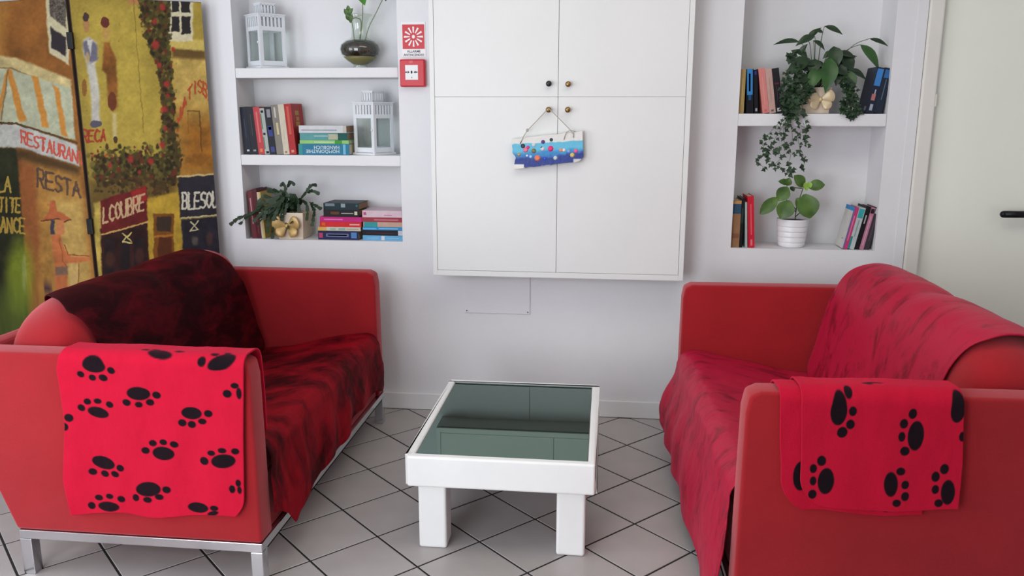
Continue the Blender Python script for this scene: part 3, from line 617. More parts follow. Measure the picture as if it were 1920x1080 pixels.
def paint_left(x, y):
    x, y = x+4*(fbm(x*.07, y*.07, 94)-.5)+2*(fbm(x*.3, y*.3, 95, 2)-.5), y+4*(fbm(x*.07+9, y*.07, 96)-.5)+2*(fbm(x*.3, y*.3, 97, 2)-.5)
    p = Paint(x, y, (150, 96, 44))
    p.c *= (.75+.5*fbm(x*.03, y*.02, 61))[..., None]
    p.poly([(-160, -40), (20, -40), (6, 110), (-160, 100)], (196, 140, 66), soft=14, k=.6)
    p.poly([(84, -40), (130, -40), (130, 122), (92, 100)], (206, 196, 158), soft=2)
    p.poly([(92, -40), (124, -40), (124, 52), (94, 30)], (92, 84, 74), soft=2, var=.6, seed=63, sc_=.5); p.poly([(95, 50), (124, 70), (124, 106), (97, 90)], (50, 44, 48), soft=2)
    p.poly([(-160, 104), (0, 104), (30, 108), (134, 150), (134, 180), (30, 138), (-160, 126)], (206, 186, 130), soft=3, var=.2, seed=64)
    p.line([(-160, 128), (20, 128), (134, 174)], 2, (110, 80, 44), .7)
    p.poly([(-160, 126), (16, 128), (134, 166), (142, 262), (0, 232), (-160, 230)], (188, 190, 160), soft=2, var=.12, seed=66)
    for q in ([(12, 130), (22, 130), (50, 226), (36, 228)], [(60, 142), (72, 146), (92, 240), (80, 238)], [(100, 160), (110, 166), (128, 256), (116, 252)], [(10, 140), (16, 132), (0, 220), (-8, 222)], [(-50, 130), (-40, 130), (-30, 222), (-46, 222)]):
        p.poly(q, (206, 140, 62), soft=2)
    p.line([(16, 130), (2, 226)], 1.6, (130, 100, 60), .7)
    p.poly([(-160, 232), (30, 232), (145, 272), (149, 312), (40, 278), (-160, 272)], (196, 196, 188), soft=2, var=.1, seed=68)
    p.line([(-160, 231), (30, 231), (145, 268)], 2.2, (96, 70, 40)); p.text('RESTAURANT', (40, 268), (158, 310), 24, 22, 1.8, (204, 92, 76))
    p.poly([(-160, 274), (42, 280), (149, 314), (150, 345), (60, 320), (-160, 310)], (86, 62, 34), soft=6)
    p.poly([(40, 300), (150, 330), (175, 560), (60, 700), (40, 700)], (178, 128, 62), soft=8, var=.22, seed=70)
    p.poly([(96, 370), (155, 376), (175, 560), (110, 560)], (196, 164, 92), soft=14, k=.8, var=.15, seed=71)
    p.poly([(34, 300), (66, 310), (74, 420), (70, 700), (50, 700)], (150, 84, 46), soft=8, k=.8)
    p.text('RESTA', (70, 350), (150, 370), 34, 26, 2.2, (84, 66, 60), k=.85)
    p.poly([(-160, 276), (30, 278), (44, 430), (60, 700), (-160, 700)], (44, 46, 28), soft=3, var=.35, seed=73)
    p.ell(38, 520, 26, 70, (146, 160, 44), 1.0, .8); p.ell(20, 600, 40, 60, (110, 130, 50), 1.0, .6); p.ell(46, 512, 4, 34, (170, 180, 120), .8, .5)
    p.text('LA', (-6, 360), (20, 360), 28, 28, 2.0, (188, 158, 70)); p.text('PETITE', (-22, 398), (38, 398), 28, 26, 1.9, (184, 150, 66)); p.text('FRANCE', (-22, 434), (46, 438), 28, 28, 1.9, (184, 150, 66))
    # figure with a wide hat
    p.poly([(96, 440), (112, 436), (122, 470), (134, 482), (168, 482), (168, 490), (126, 494), (128, 540), (134, 600), (104, 600), (102, 500)], (194, 112, 66), soft=2, var=.12, seed=75)
    p.line([(122, 460), (128, 478), (168, 480)], 1.0, (150, 76, 44)); p.line([(112, 446), (118, 490), (126, 500)], .9, (160, 84, 48))
    p.poly([(78, 414), (92, 398), (94, 376), (104, 376), (108, 396), (134, 410), (122, 416), (108, 408), (96, 412)], (190, 104, 62), soft=1.5); p.line([(78, 414), (94, 411), (108, 409), (120, 416), (134, 411)], 1.2, (100, 54, 40))
    p.rect(106, 412, 120, 440, (204, 128, 80), soft=2); p.rect(95, 412, 102, 440, (66, 60, 76), soft=1.5); p.rect(104, 500, 128, 516, (126, 98, 80), soft=2)
    p.poly([(130, 494), (148, 494), (150, 560), (134, 560)], (206, 170, 104), soft=2); p.line([(148, 494), (148, 560)], 1, (150, 104, 54))
    p.line([(82, 536), (104, 548)], 2, (80, 56, 60))
    p.c *= (.84+.14*fbm(x*.2, y*.2, 80, 2))[..., None]
    return p.c
M_canvas = mat('painted_canvas', (200, 170, 60), .75, attr='print', bump=.08, bscale=500, spec=.2)
M_edge = mat('dark_brown_screen_edge', (52, 36, 22), .7, var=.2)
HR = np.array([[457.803428, -51.16735, 209.175275], [19.529091, -417.438623, 787.394717], [.09185, -.053864, 1.]])
HL = np.array([[-256.290506, -51.16735, 209.175275], [21.665386, -417.438623, 787.394717], [.107083, -.053864, 1.]])
scr = thing('folding_screen', 'tall folding screen painted with an old restaurant street', 'screen', (-2.286, 3.45, 0))
def screen_panel(p1, H, fn, wd, sign):
    d = (Vector(p1)-Vector((-2.286, 3.45))).normalized(); ang = math.atan2(d.y, d.x)
    pn = bpy.data.objects.new('panel', None); C.objects.link(pn); pn.parent = scr; pn.rotation_euler = (0, 0, ang)
    # local x runs from the hinge outwards; the painted face is on the room side
    sd = sign
    a = .010
    us = np.linspace(a, wd, int(470*wd)); zs = np.concatenate([np.linspace(.03, .66, 12), np.linspace(.665, 1.9, 520)])
    U, Z = np.meshgrid(us, zs); W = U*H[2, 0]+Z*H[2, 1]+1
    x = (U*H[0, 0]+Z*H[0, 1]+H[0, 2])/W; y = (U*H[1, 0]+Z*H[1, 1]+H[1, 2])/W
    Q = np.stack([U, np.full(U.shape, sd*.0008), Z], -1)
    if sign > 0: Q = Q[:, ::-1]; x = x[:, ::-1]; y = y[:, ::-1]
    grid_obj('painted_face', Q, M_canvas, pn, smooth=False, colors=fn(x, y))
    MB().box(a-.004, wd, *sorted((0, -sd*.024)), .025, 1.902).build('panel_core', M_edge, pn)
    return pn
pr = screen_panel((-1.813, 3.70), HR, paint_right, .535, -1)
pl_ = screen_panel((-2.957, 3.68), HL, paint_left, .80, 1)
for z in (.92, 1.72, .25):
    MB().box(-.013, .013, -.012, .001, z-.035, z+.035).build('hinge', M_black, scr, bevel=.002)

# ------------------------------------------------------------------ books
M_page = mat('yellowed_pages', (206, 190, 160), .9, var=.15, vscale=60, stretch=(8, 1, 1)); M_page_b = mat('brown_pages', (150, 116, 88), .9, var=.15, vscale=60)
def book(label, t, H, D_, col, loc, lean=0, marks=(), flat_=False, pages=None, rz=0, group=None, name='book', front=None):
    """spine towards -y; upright: x thickness, z height. lean in degrees, + to the right. flat_: lying with the spine to the front"""
    r = thing(name, label, 'book', loc, (0, math.radians(lean), rz), group)
    ox = -t if lean > 0 and not flat_ else 0
    mp = (lambda p: (p[2], p[1], p[0])) if flat_ else (lambda p: (p[0]+ox, p[1], p[2]))
    def part(mb, nm, m, parent=r, bevel=0):
        mb.v = [mp(p) for p in mb.v]; return mb.build(nm, m, parent, bevel=bevel)
    c = min(.0022, t*.18); cm = flat(col, .45)
    poly = [(0, 0), (t, 0), (t, D_), (t-c, D_), (t-c, c*1.2), (c, c*1.2), (c, D_), (0, D_)]
    cv = part(MB().prism(poly, 0, H, lambda u, v, z: (u, v, z)), 'cover', cm)
    part(MB().box(c+.0002, t-c-.0002, c*1.3, D_-.004, .003, H-.003), 'pages', pages or M_page)
    for mk in marks:
        a, b, u0, u1, mc = mk[:5]
        part(MB().box(t*u0, t*u1, -.0007, 0, H*a, H*b), 'spine_mark', flat(mc), cv)
    if front:                                           # prints on the board that faces left (x=0 side)
        for (a, b, v0, v1, mc) in front:
            part(MB().box(-.0006, 0, D_*v0, D_*v1, H*a, H*b), 'cover_print', flat(mc), cv)
    return r
W_, CR, GD = (206, 206, 206), (210, 196, 168), (190, 150, 80)
YB = WY+.022
g = 'books on the middle shelf of the left niche'
rows = [('navy blue book standing first against the left side of the niche', (30, 34, 52), .0305, .2185, [(.06, .10, .3, .7, W_), (.35, .75, .42, .55, (70, 74, 90))]),
        ('black book standing between the navy and the coral red one', (36, 37, 44), .0335, .2185, [(.06, .10, .3, .7, (150, 150, 156)), (.4, .85, .45, .55, (80, 80, 88))]),
        ('coral red book standing between a black and a pale dotted one', (198, 70, 76), .0315, .2185, [(.25, .9, .35, .6, (226, 120, 120)), (.05, .12, .3, .7, (226, 140, 90))]),
        ('thin pale green-grey book with black dots on the spine', (176, 186, 180), .0225, .2135, [(.90, .95, .2, .75, (24, 20, 24)), (.42, .47, .15, .65, (60, 20, 24)), (.02, .07, .3, .9, (30, 24, 26)), (.55, .88, .05, .25, (96, 130, 96)), (.12, .38, .05, .25, (96, 130, 96))]),
        ('black book with blue and silver spine print', (34, 36, 44), .0345, .2185, [(.78, .95, .3, .8, (150, 150, 160)), (.38, .60, .2, .8, (62, 70, 140)), (.05, .16, .25, .8, (70, 76, 140)), (.52, .58, .3, .7, W_)]),
        ('taupe grey book with gold title on the spine', (138, 132, 122), .0335, .2285, [(.74, .95, .35, .6, (206, 200, 190)), (.40, .64, .45, .75, (216, 200, 150))]),
        ('cream white book standing left of the tall red one', (214, 204, 182), .0295, .2305, [(.03, .07, .3, .6, (160, 120, 90)), (.3, .5, .45, .5, (196, 170, 150))]),
        ('tall red book standing at the right end of the row, gold marks on its cover', (178, 44, 46), .0335, .2330, [(.4, .95, .3, .65, (206, 96, 78)), (.04, .09, .3, .7, (220, 150, 130))])]
x = -1.690
for lb, c, t, H, mk in rows:
    b_ = book(lb, t-.0006, H, .145, c, (x, YB, 1.2262), -4.2, mk, group=g); x += t/math.cos(math.radians(4.2))
    last = (b_, t-.0006, H)
for (a, b, v0, v1) in ((.55, .64, .30, .62), (.66, .74, .36, .60), (.77, .86, .30, .62)):
    MB().box(last[1], last[1]+.0006, .145*v0, .145*v1, last[2]*a, last[2]*b).build('cover_print', flat(GD), last[0])
def stack(x0, z, items, g, y=YB):
    for (lb, xa, xb, t, c, mk, pg, D_, rz) in items[::-1]:
        book(lb, t-.0004, xb-xa, D_, c, (xa, y, z), 0, mk, True, pg, rz, g); z += t
    return z
g = 'lying books stacked on the middle shelf of the left niche'
stack(0, 1.2262, [
    ('white paperback lying on top of the stack beside the white lantern', -1.424, -1.195, .034, (214, 216, 218), [(.05, .80, .32, .45, (150, 156, 166)), (.93, 1, 0, 1, (200, 196, 186))], M_page_b, .14, -.02),
    ('teal book with a cream patch lying second in the stack of four', -1.421, -1.194, .033, (92, 158, 158), [(.60, .82, .1, .85, (190, 190, 160)), (.80, 1, 0, 1, (26, 92, 88)), (.30, .62, .5, .65, (170, 200, 200))], M_page_b, .135, .02),
    ('thin lime green book lying second from the bottom of the stack of four', -1.423, -1.187, .0165, (150, 206, 120), [(.30, .70, .3, .6, (210, 230, 190)), (.72, .86, 0, 1, (70, 160, 50))], None, .14, 0),
    ('thick blue book lying at the bottom of the stack of four', -1.430, -1.186, .0515, (40, 124, 158), [(0, .08, 0, 1, (60, 150, 150)), (.88, .93, .05, .95, (120, 190, 220))], None, .145, 0)], g)
hb = [o for o in C.objects if o.get('label', '').startswith('thick blue book')][0]
cvp = [c for c in hb.children if c.name.startswith('cover')][0]
text_obj('HANDBUCH', flat((206, 220, 226)), cvp, .122, .0165, (.136, -.0004, .0345), (math.pi/2, math.pi, 0), name='title')
text_obj('HOMÖOPATHIE', flat((206, 220, 226)), cvp, .160, .0190, (.116, -.0004, .0150), (math.pi/2, math.pi, 0), name='title')
g = 'lying books stacked on the bottom shelf of the left niche'
Z3 = .8262
stack(0, Z3, [
    ('dark teal book lying on top of the taller stack right of the cactus', -1.323, -1.150, .0325, (24, 48, 56), [(.05, .32, .55, .95, (120, 136, 146)), (.50, .62, .4, .95, (150, 164, 172)), (.92, .97, .5, .8, (60, 120, 120))], M_page_b, .15, -.03),
    ('black book lying directly under the dark teal one, small white print', -1.324, -1.151, .0330, (26, 22, 24), [(.20, .44, .35, .75, (104, 66, 40)), (.50, .84, .45, .58, (190, 190, 190)), (.87, .95, .3, .8, (226, 214, 190))], M_page_b, .145, .01),
    ('magenta paperback lying in the stack beside the cactus', -1.344, -1.139, .0235, (206, 38, 130), [(.10, .55, .35, .6, (236, 130, 190))], None, .15, 0),
    ('scarlet paperback lying under the magenta one', -1.345, -1.143, .0250, (222, 44, 46), [(.05, .13, .25, .8, (230, 110, 40)), (.72, .96, .35, .62, (240, 180, 180))], None, .15, .015),
    ('thin cream and yellow book lying on the navy one', -1.355, -1.146, .0185, (220, 212, 190), [(0, .20, 0, 1, (232, 186, 96)), (.28, .42, .2, .8, (170, 200, 170)), (.48, .64, .2, .8, (150, 190, 170)), (.66, .95, .35, .6, (190, 180, 160))], None, .14, 0),
    ('thick navy book with a grey title panel at the bottom of the stack', -1.356, -1.158, .0430, (34, 40, 84), [(.02, .12, .2, .75, (190, 70, 110)), (.20, .76, .33, .70, (120, 126, 160)), (.24, .72, .45, .58, (200, 204, 220)), (.82, .96, .2, .85, (90, 140, 200))], None, .15, 0)], g)
stack(0, Z3, [
    ('pale pink book lying on top of the corner stack, bottom left shelf', -1.135, -.945, .0320, (226, 200, 210), [(.03, .10, .35, .75, (206, 80, 140)), (.55, .75, .25, .4, (206, 140, 170))], mat('pink_pages', (200, 150, 160), .9), .15, 0),
    ('dark rose book lying second in the corner stack', -1.138, -.942, .0220, (166, 56, 74), [(.30, .90, .35, .6, (206, 130, 140))], None, .15, 0),
    ('tan book with a teal spine patch lying in the corner stack', -1.132, -.942, .0235, (206, 170, 150), [(.02, .36, 0, 1, (60, 160, 160))], None, .15, 0),
    ('thin bright blue book lying in the corner stack', -1.135, -.942, .0150, (40, 150, 214), [(0, .34, .25, .6, (130, 200, 240)), (.40, .88, .35, .6, (180, 220, 246))], None, .15, 0),
    ('black book with a white tab lying second from the bottom of the corner stack', -1.138, -.941, .0255, (28, 26, 34), [(.1, .8, .4, .5, (90, 40, 44)), (.88, .99, .05, .95, (214, 214, 220))], None, .15, 0),
    ('light blue book lying at the bottom of the corner stack', -1.137, -.940, .0245, (110, 180, 226), [(.46, .54, .1, .9, (226, 226, 230)), (.1, .4, .4, .55, (150, 204, 236)), (.6, .9, .4, .55, (150, 204, 236))], None, .15, 0)], g)
g = 'books standing behind the cactus'
x = -1.684
for lb, c, t, H, mk in [('maroon book standing at the far left behind the cactus', (112, 44, 52), .0240, .228, [(.3, .85, .4, .65, (190, 140, 140))]),
                        ('dark maroon book standing between another maroon book and a yellow one', (86, 28, 38), .0240, .236, [(.1, .4, .4, .6, (130, 60, 66))]),
                        ('cream spined book with a yellow cover standing behind the cactus', (206, 178, 96), .0180, .222, [(.0, 1, .0, .6, (214, 200, 170))])]:
    book(lb, t-.0006, H, .13, c, (x, YB, Z3), -3.2, mk, group=g); x += t*1.002
g = 'books standing on the right niche shelf left of the leafy plant'
ZU = 1.4192
book('tan book standing upright at the left end of the right niche shelf', .022, .188, .13, (178, 152, 96), (.5745, YB, ZU), 0, [(.2, .8, .4, .6, (196, 172, 116))], group=g)
for lb, c, t, H, mk, x, le in [('black book with a blue top on the spine next to the tan book', (22, 24, 30), .030, .188, [(.42, 1, .1, .9, (60, 140, 206)), (.5, .9, .35, .6, (150, 200, 236)), (.3, .42, .3, .7, (30, 80, 130))], .608, 3.2),
                        ('black book with small white marks standing left of the pink one', (24, 24, 32), .0165, .186, [(.88, .97, .2, .7, (50, 60, 150)), (.05, .12, .3, .8, (170, 170, 176))], .642, 4.0),
                        ('salmon pink book standing in the right niche', (226, 140, 134), .028, .192, [(.2, .8, .45, .55, (236, 170, 160)), (.04, .08, .3, .7, (206, 110, 110))], .678, 9.3),
                        ('beige pink book standing right of the salmon pink one', (206, 170, 160), .028, .190, [(.3, .8, .45, .55, (190, 150, 140)), (.04, .08, .3, .7, (120, 90, 90))], .7066, 9.3),
                        ('charcoal book standing at the right end of the row beside the leafy plant', (40, 38, 42), .030, .192, [(.64, .68, .2, .8, (110, 40, 60)), (.04, .12, .2, .8, (206, 206, 210)), (.3, .6, .4, .5, (80, 60, 66))], .7352, 9.3)]:
    book(lb, t-.0006, H, .13, c, (x, YB, ZU), -le, mk, group=g)
g = 'books leaning in the right corner of the right niche shelf'
x = 1.176
for lb, c, t, H, mk, fr_ in [('dark slate book leaning against the right side wall of the niche', (40, 50, 66), .034, .19, [(.78, .96, .1, .8, (56, 110, 170)), (.3, .75, .45, .55, (110, 120, 134))], ()),
                             ('navy book with a blue top on its spine leaning on the slate book', (38, 46, 64), .032, .193, [(.60, .97, .1, .9, (70, 136, 206)), (.28, .42, .2, .7, (190, 120, 120)), (.06, .20, .3, .7, (170, 180, 190)), (.42, .52, .45, .6, (190, 190, 196))],
                              [(.05, .14, .12, .3, (150, 156, 166)), (.9, 1, .0, .9, (56, 66, 84))])]:
    book(lb, t-.0006, H, .135, c, (x, YB, ZU), 9.5, mk, group=g, front=fr_); x -= t/math.cos(math.radians(9.5))
g = 'books standing in the left corner of the lowest right niche'
book('old brown book with a dark blue band on its spine', .037, .212, .14, (158, 118, 84), (.5735, YB, Z3), 0, [(.72, .93, 0, 1, (50, 84, 108)), (.20, .30, .1, .9, (140, 96, 66)), (.93, .99, 0, 1, (196, 150, 90))], group=g)
book('thin black book standing between the old brown one and a pale booklet', .0125, .222, .14, (26, 28, 30), (.6115, YB, Z3), 0, [(.5, .8, .2, .8, (40, 60, 56))], group=g)
book('thin pale grey-green booklet leaning beside the red book', .0095, .205, .13, (176, 190, 184), (.6385, YB, Z3), -3.6, [], group=g)
book('bright red book at the right end of the short row beside the white pot', .0270, .232, .14, (216, 36, 58), (.6515, YB-.006, Z3), -4.2, [(.25, .85, .42, .58, (236, 110, 120)), (.04, .16, .35, .65, (236, 130, 140))], group=g)
g = 'paperbacks leaning to the right in the lowest right niche'
x = 1.176
for lb, c, t, H, mk, fr_ in [('dark grey paperback at the right end of the leaning row', (66, 60, 66), .0235, .190, [(.85, .97, .1, .9, (190, 190, 190)), (.2, .8, .4, .6, (96, 80, 90))], ()),
                             ('mauve pink paperback second from the right in the leaning row', (196, 130, 156), .0185, .190, [(.1, .8, .4, .6, (226, 180, 196)), (.86, .97, .1, .9, (40, 34, 40))], ()),
                             ('black paperback leaning between the mauve and the white-teal one', (30, 26, 28), .0215, .194, [(.6, .8, .35, .6, (180, 180, 180))], ()),
                             ('white and teal paperback in the leaning row', (196, 206, 206), .0280, .188, [(0, .3, 0, .3, (40, 150, 150)), (.75, .97, .1, .9, (60, 170, 176)), (.3, .7, .4, .6, (150, 170, 170))], ()),
                             ('white covered paperback with a blue top edge and pink spine, first of the leaning row', (206, 66, 120), .0205, .190, [(.0, .97, .0, .18, (50, 130, 190)), (.2, .8, .4, .65, (226, 130, 170))],
                              [(0, .90, .04, 1, (222, 220, 214)), (.90, 1, 0, 1, (50, 150, 214)), (.2, .23, .3, .45, (120, 120, 120))])]:
    book(lb, t-.0006, H, .125, c, (x, YB, Z3), 11, mk, group=g, front=fr_); x -= t/math.cos(math.radians(11))

# ------------------------------------------------------------------ lanterns
M_lan = mat('white_enamelled_metal', (226, 230, 234), .4, var=.02)
M_pane = glass_mat('clear_pane_glass', (250, 253, 252), .05)
def lantern(label, loc, rz):
    r = thing('lantern', label, 'lantern', loc, (0, 0, rz), 'white metal lanterns')
    w = .0655; MB().box(-.0725, .0725, -.0725, .0725, .0, .010).build('base', M_lan, r, bevel=.002)
    for sx in (-1, 1):
        for sy in (-1, 1): MB().box(*sorted((sx*w, sx*(w-.010))), *sorted((sy*w, sy*(w-.010))), .010, .238).build('post', M_lan, r)
    Rz = [Matrix.Rotation(math.pi/2*i, 4, 'Z') for i in range(4)]
    for i in range(4):
        def side(mb, nm, m, par=r):
            o = mb.build(nm, m, par); o.matrix_local = Rz[i]; return o
        i_ = w-.010
        fr = MB(); fr.box(-i_, i_, -w+.001, -w+.006, .012, .034); fr.box(-i_, i_, -w+.001, -w+.006, .168, .186); fr.box(-i_, -i_+.008, -w+.001, -w+.006, .034, .168); fr.box(i_-.008, i_, -w+.001, -w+.006, .034, .168)
        side(fr, 'pane_frame', M_lan)
        side(MB().box(-i_+.008, i_-.008, -w+.0025, -w+.0045, .034, .168), 'pane', M_pane)
        co = MB(); n = 7
        for k in range(n):
            xx = -i_+(2*i_)*(k+.0)/(n-1); co.box(xx-.0045, xx+.0045, -w+.001, -w+.004, .186, .232)
        co.box(-i_, i_, -w+.001, -w+.004, .228, .238); side(co, 'slotted_collar', M_lan)
        ch = MB(); v = .036
        for k in range(5):
            xx = -v+.004+(2*v-.008)*k/4; ch.box(xx-.004, xx+.004, -v, -v+.003, .243, .286)
        ch.box(-v, v, -v, -v+.003, .282, .290); ch.box(-v, v, -v, -v+.003, .243, .248); side(ch, 'slotted_chimney', M_lan)
    MB().box(-w-.004, w+.004, -w-.004, w+.004, .238, .243).build('roof', M_lan, r, bevel=.001)
    MB().box(-.038, .038, -.038, .038, .290, .293).build('top_cap', M_lan, r)
    MB().ellipsoid((-w-.004, -w+.010, .115), (.004, .004, .006)).build('latch', M_lan, r)
    return r
lantern('white metal lantern on the top left shelf, left of the round vase', (-1.588, WY+.098, 1.6202), math.radians(49))
lantern('white metal lantern on the middle shelf beside the lying books', (-1.087, WY+.098, 1.2262), math.radians(60.6))

# ------------------------------------------------------------------ leaves and plants
def leaf(mb, base, tip, wd, nrm, sag=.12, fold=.25, shape='oval', nseg=7):
    base, tip, nrm = Vector(base), Vector(tip), Vector(nrm).normalized(); d = tip-base; L = d.length
    side = d.cross(nrm).normalized(); n = side.cross(d).normalized(); vs = []
    for i in range(nseg+1):
        t = i/nseg
        if shape == 'oval': wv = math.sin(math.pi*min(1, t*.97+.02))**.75
        elif shape == 'lance': wv = math.sin(math.pi*t**.75)**1.1
        else: wv = math.sin(math.pi*t**.6)**.9
        wv = wd/2*wv+.0004
        c = base+d*t+n*(sag*L*4*t*(1-t))
        vs += [c-side*wv+n*fold*wv, c-side*wv*.5+n*fold*wv*.35, c, c+side*wv*.5+n*fold*wv*.35, c+side*wv+n*fold*wv]
    mb.add(vs, [(i*5+j, i*5+j+1, i*5+5+j+1, i*5+5+j) for i in range(nseg) for j in range(4)]); return mb
def leaf_part(r, base, tip, wd, nrm, m, shape='oval', sag=.12, fold=.25, name='leaf'):
    o = leaf(MB(), base, tip, wd, nrm, sag, fold, shape).build(name, m, r, smooth=True, fix=False); return o
M_lily = mat('dark_green_leaf', (38, 66, 32), .4, c2=(24, 44, 24), vscale=14, spec=.5); M_lily2 = mat('fresh_green_leaf', (50, 92, 36), .4, c2=(36, 70, 30), vscale=14)
M_stem = mat('green_stem', (70, 92, 48), .6); M_ivy = mat('dark_ivy_leaf', (42, 70, 40), .5, c2=(24, 44, 28), vscale=30)
M_basil = mat('olive_green_leaf', (84, 118, 44), .45, c2=(56, 88, 34), vscale=18); M_lime = mat('lime_leaf', (140, 180, 70), .5); M_soil = mat('dark_potting_soil', (40, 30, 24), .95, var=.3, vscale=60, bump=.4)
M_cream = mat('cream_pot', (222, 206, 184), .6, var=.06, vscale=12); M_gold = mat('gold_satin_bow', (196, 164, 104), .38, .25, var=.2, vscale=25)
def bow(r, c, s, m, ydir=-1):
    for (ax, az, l, wd) in ((-.95, .36, 1.08, .52), (.95, .40, 1.08, .52), (-.70, -.60, 1.0, .40), (.70, -.60, 1.0, .40)):
        d = Vector((ax, -.25, az)).normalized(); sd = d.cross(Vector((0, -1, 0))).normalized(); nn = sd.cross(d)
        Mx = Matrix((d, sd, nn)).transposed()
        mb = MB(); mb.ellipsoid(Vector(c)+d*s*l*.52, (s*l*.52, s*wd*1.15, s*.12), Mx, 16, 12, 0)
        # pinch the end at the knot
        vs = []
        for p in mb.v:
            q = Vector(p)-Vector(c); a = q.dot(d)/(s*l); k = min(1.05, .10+1.15*max(a, 0)); b = q-d*q.dot(d); vs.append(Vector(c)+d*q.dot(d)+b*k)
        mb.v = vs; mb.build('bow_loop', m, r, smooth=True)
    MB().ellipsoid(c, (s*.16, s*.16, s*.2)).build('bow_knot', m, r, smooth=True)
def square_pot(r, w0, w1, h_, m):
    """walls with thickness, a rim and soil inside"""
    k = .006; q = lambda w, z: [(-w, -w, z), (w, -w, z), (w, w, z), (-w, w, z)]
    mb = MB(); vs = q(w0, 0)+q(w1, h_)+q(w1-k, h_)+q(w1-k-.002, h_-.03)
    fs = [(0, 3, 2, 1)]+[(a*4+i, a*4+(i+1) % 4, a*4+4+(i+1) % 4, a*4+4+i) for a in range(3) for i in range(4)]
    mb.add(vs, fs).build('pot', m, r, bevel=.003)
    MB().box(-w1+k, w1-k, -w1+k, w1-k, h_-.025, h_-.015).build('soil', M_soil, r)
PX = .00253
# -- peace lily in a cream pot with a gold bow (units: 1/4.153 of PX)
u = PX/4.153
pl = thing('potted_peace_lily', 'leafy dark green plant in a cream pot with gold bow on the right niche shelf', 'plant', (.903, WY+.085, ZU))
square_pot(pl, .056, .062, .112, M_cream); bow(pl, (.014, -.067, .060), .054, mat('champagne_satin_bow', (206, 186, 150), .35, .15, var=.15, vscale=25))
L0 = lambda x_, y_, d=0: ((x_-770)*u, d, (713-y_)*u)
lv_ = [((640, 215), (455, 235), 48, -.02), ((700, 190), (795, 115), 42, .02), ((805, 108), (932, 168), 44, -.01), ((1110, 197), (1238, 252), 34, -.03), ((1045, 238), (1180, 418), 78, -.05),
       ((740, 175), (610, 245), 64, -.02), ((700, 325), (575, 275), 62, -.03), ((735, 205), (818, 275), 44, -.01), ((865, 250), (885, 410), 104, -.06), ((840, 330), (812, 575), 118, -.088),
       ((700, 330), (540, 440), 96, -.06), ((770, 390), (705, 560), 96, -.083), ((920, 340), (1035, 318), 44, -.03), ((970, 410), (1095, 482), 64, -.06), ((960, 415), (1000, 575), 94, -.08),
       ((880, 390), (965, 455), 84, -.07), ((660, 335), (600, 400), 50, -.05), ((575, 290), (572, 372), 34, -.04), ((905, 430), (885, 525), 64, -.078), ((690, 440), (585, 525), 104, -.08),
       ((745, 335), (725, 450), 92, -.06), ((935, 300), (1000, 435), 92, -.05), ((820, 420), (760, 500), 70, -.08), ((640, 300), (690, 230), 40, -.03), ((800, 150), (740, 140), 34, 0)]
r3 = np.random.default_rng(9)
for k in range(16):
    bx, by = r3.uniform(660, 960), r3.uniform(280, 430); a = r3.uniform(0, 6.28); l_ = r3.uniform(90, 150)
    lv_.append(((bx, by), (min(1040, max(560, bx+l_*math.cos(a))), by+l_*abs(math.sin(a))*.9-10), r3.uniform(44, 74), r3.uniform(-.06, 0)))
for i, ((bx, by), (tx, ty), wd, dy) in enumerate(lv_):
    a = L0(bx, by, dy*.7); b = L0(tx, ty, dy)
    leaf_part(pl, a, b, wd*u*1.0, (.2*math.sin(i*2.1), -1, .7+.2*math.cos(i)), M_lily2 if i in (9, 14, 4, 11) else M_lily, 'lance', .10)
    c = (((770+(bx-770)*.15)-770)*u, 0, .10)
    mid = ((a[0]*.55+c[0]*.45), (a[1]+c[1])/2, max(a[2], .10)*.75+c[2]*.25+.01)
    MB().tube(catmull([c, mid, a], 5), .0014, 5).build('stem', M_stem, pl, smooth=True)
iv = thing('ivy', 'small-leaved ivy trailing over the shelf edge from the cream bow pot', 'plant', (.903, WY+.085, ZU))
strands = [[(650, 520, -.07), (560, 560, -.10), (560, 700, -.112), (540, 800, -.112), (545, 900, -.108), (600, 980, -.108), (590, 1070, -.105), (620, 1120, -.105)],
           [(660, 500, -.07), (600, 560, -.105), (620, 690, -.114), (640, 780, -.114), (690, 820, -.11), (640, 860, -.11), (660, 950, -.108), (700, 1030, -.105), (690, 1100, -.1)],
           [(640, 520, -.07), (550, 600, -.11), (540, 720, -.116), (440, 850, -.112), (395, 910, -.11), (420, 990, -.11), (375, 1050, -.108), (450, 1110, -.108)],
           [(650, 540, -.07), (590, 620, -.11), (560, 740, -.116), (470, 910, -.112), (430, 990, -.11), (480, 1060, -.11), (560, 1100, -.108), (600, 1140, -.108)],
           [(660, 530, -.07), (600, 640, -.11), (580, 760, -.114), (600, 900, -.112), (520, 940, -.112), (480, 970, -.112), (540, 1010, -.11), (480, 1080, -.11)],
           [(640, 430, -.05), (570, 420, -.08), (530, 480, -.09), (520, 560, -.1), (540, 640, -.1), (560, 690, -.105)], [(650, 470, -.05), (600, 470, -.09), (570, 540, -.1), (610, 600, -.1), (600, 680, -.1)],
           [(660, 450, -.05), (680, 520, -.085), (700, 560, -.09), (660, 600, -.095), (640, 640, -.095)],
           [(890, 470, -.05), (960, 480, -.085), (980, 560, -.09), (990, 620, -.09), (940, 640, -.09), (960, 700, -.09)], [(900, 480, -.05), (990, 500, -.08), (1000, 590, -.085), (1020, 660, -.085), (1040, 690, -.085)],
           [(900, 490, -.05), (970, 560, -.085), (960, 650, -.09), (1000, 700, -.09), (1010, 722, -.085)],
           [(640, 540, -.07), (690, 800, -.116), (690, 870, -.114), (705, 935, -.112)], [(640, 500, -.06), (620, 400, -.06), (570, 330, -.05), (590, 290, -.05)]]
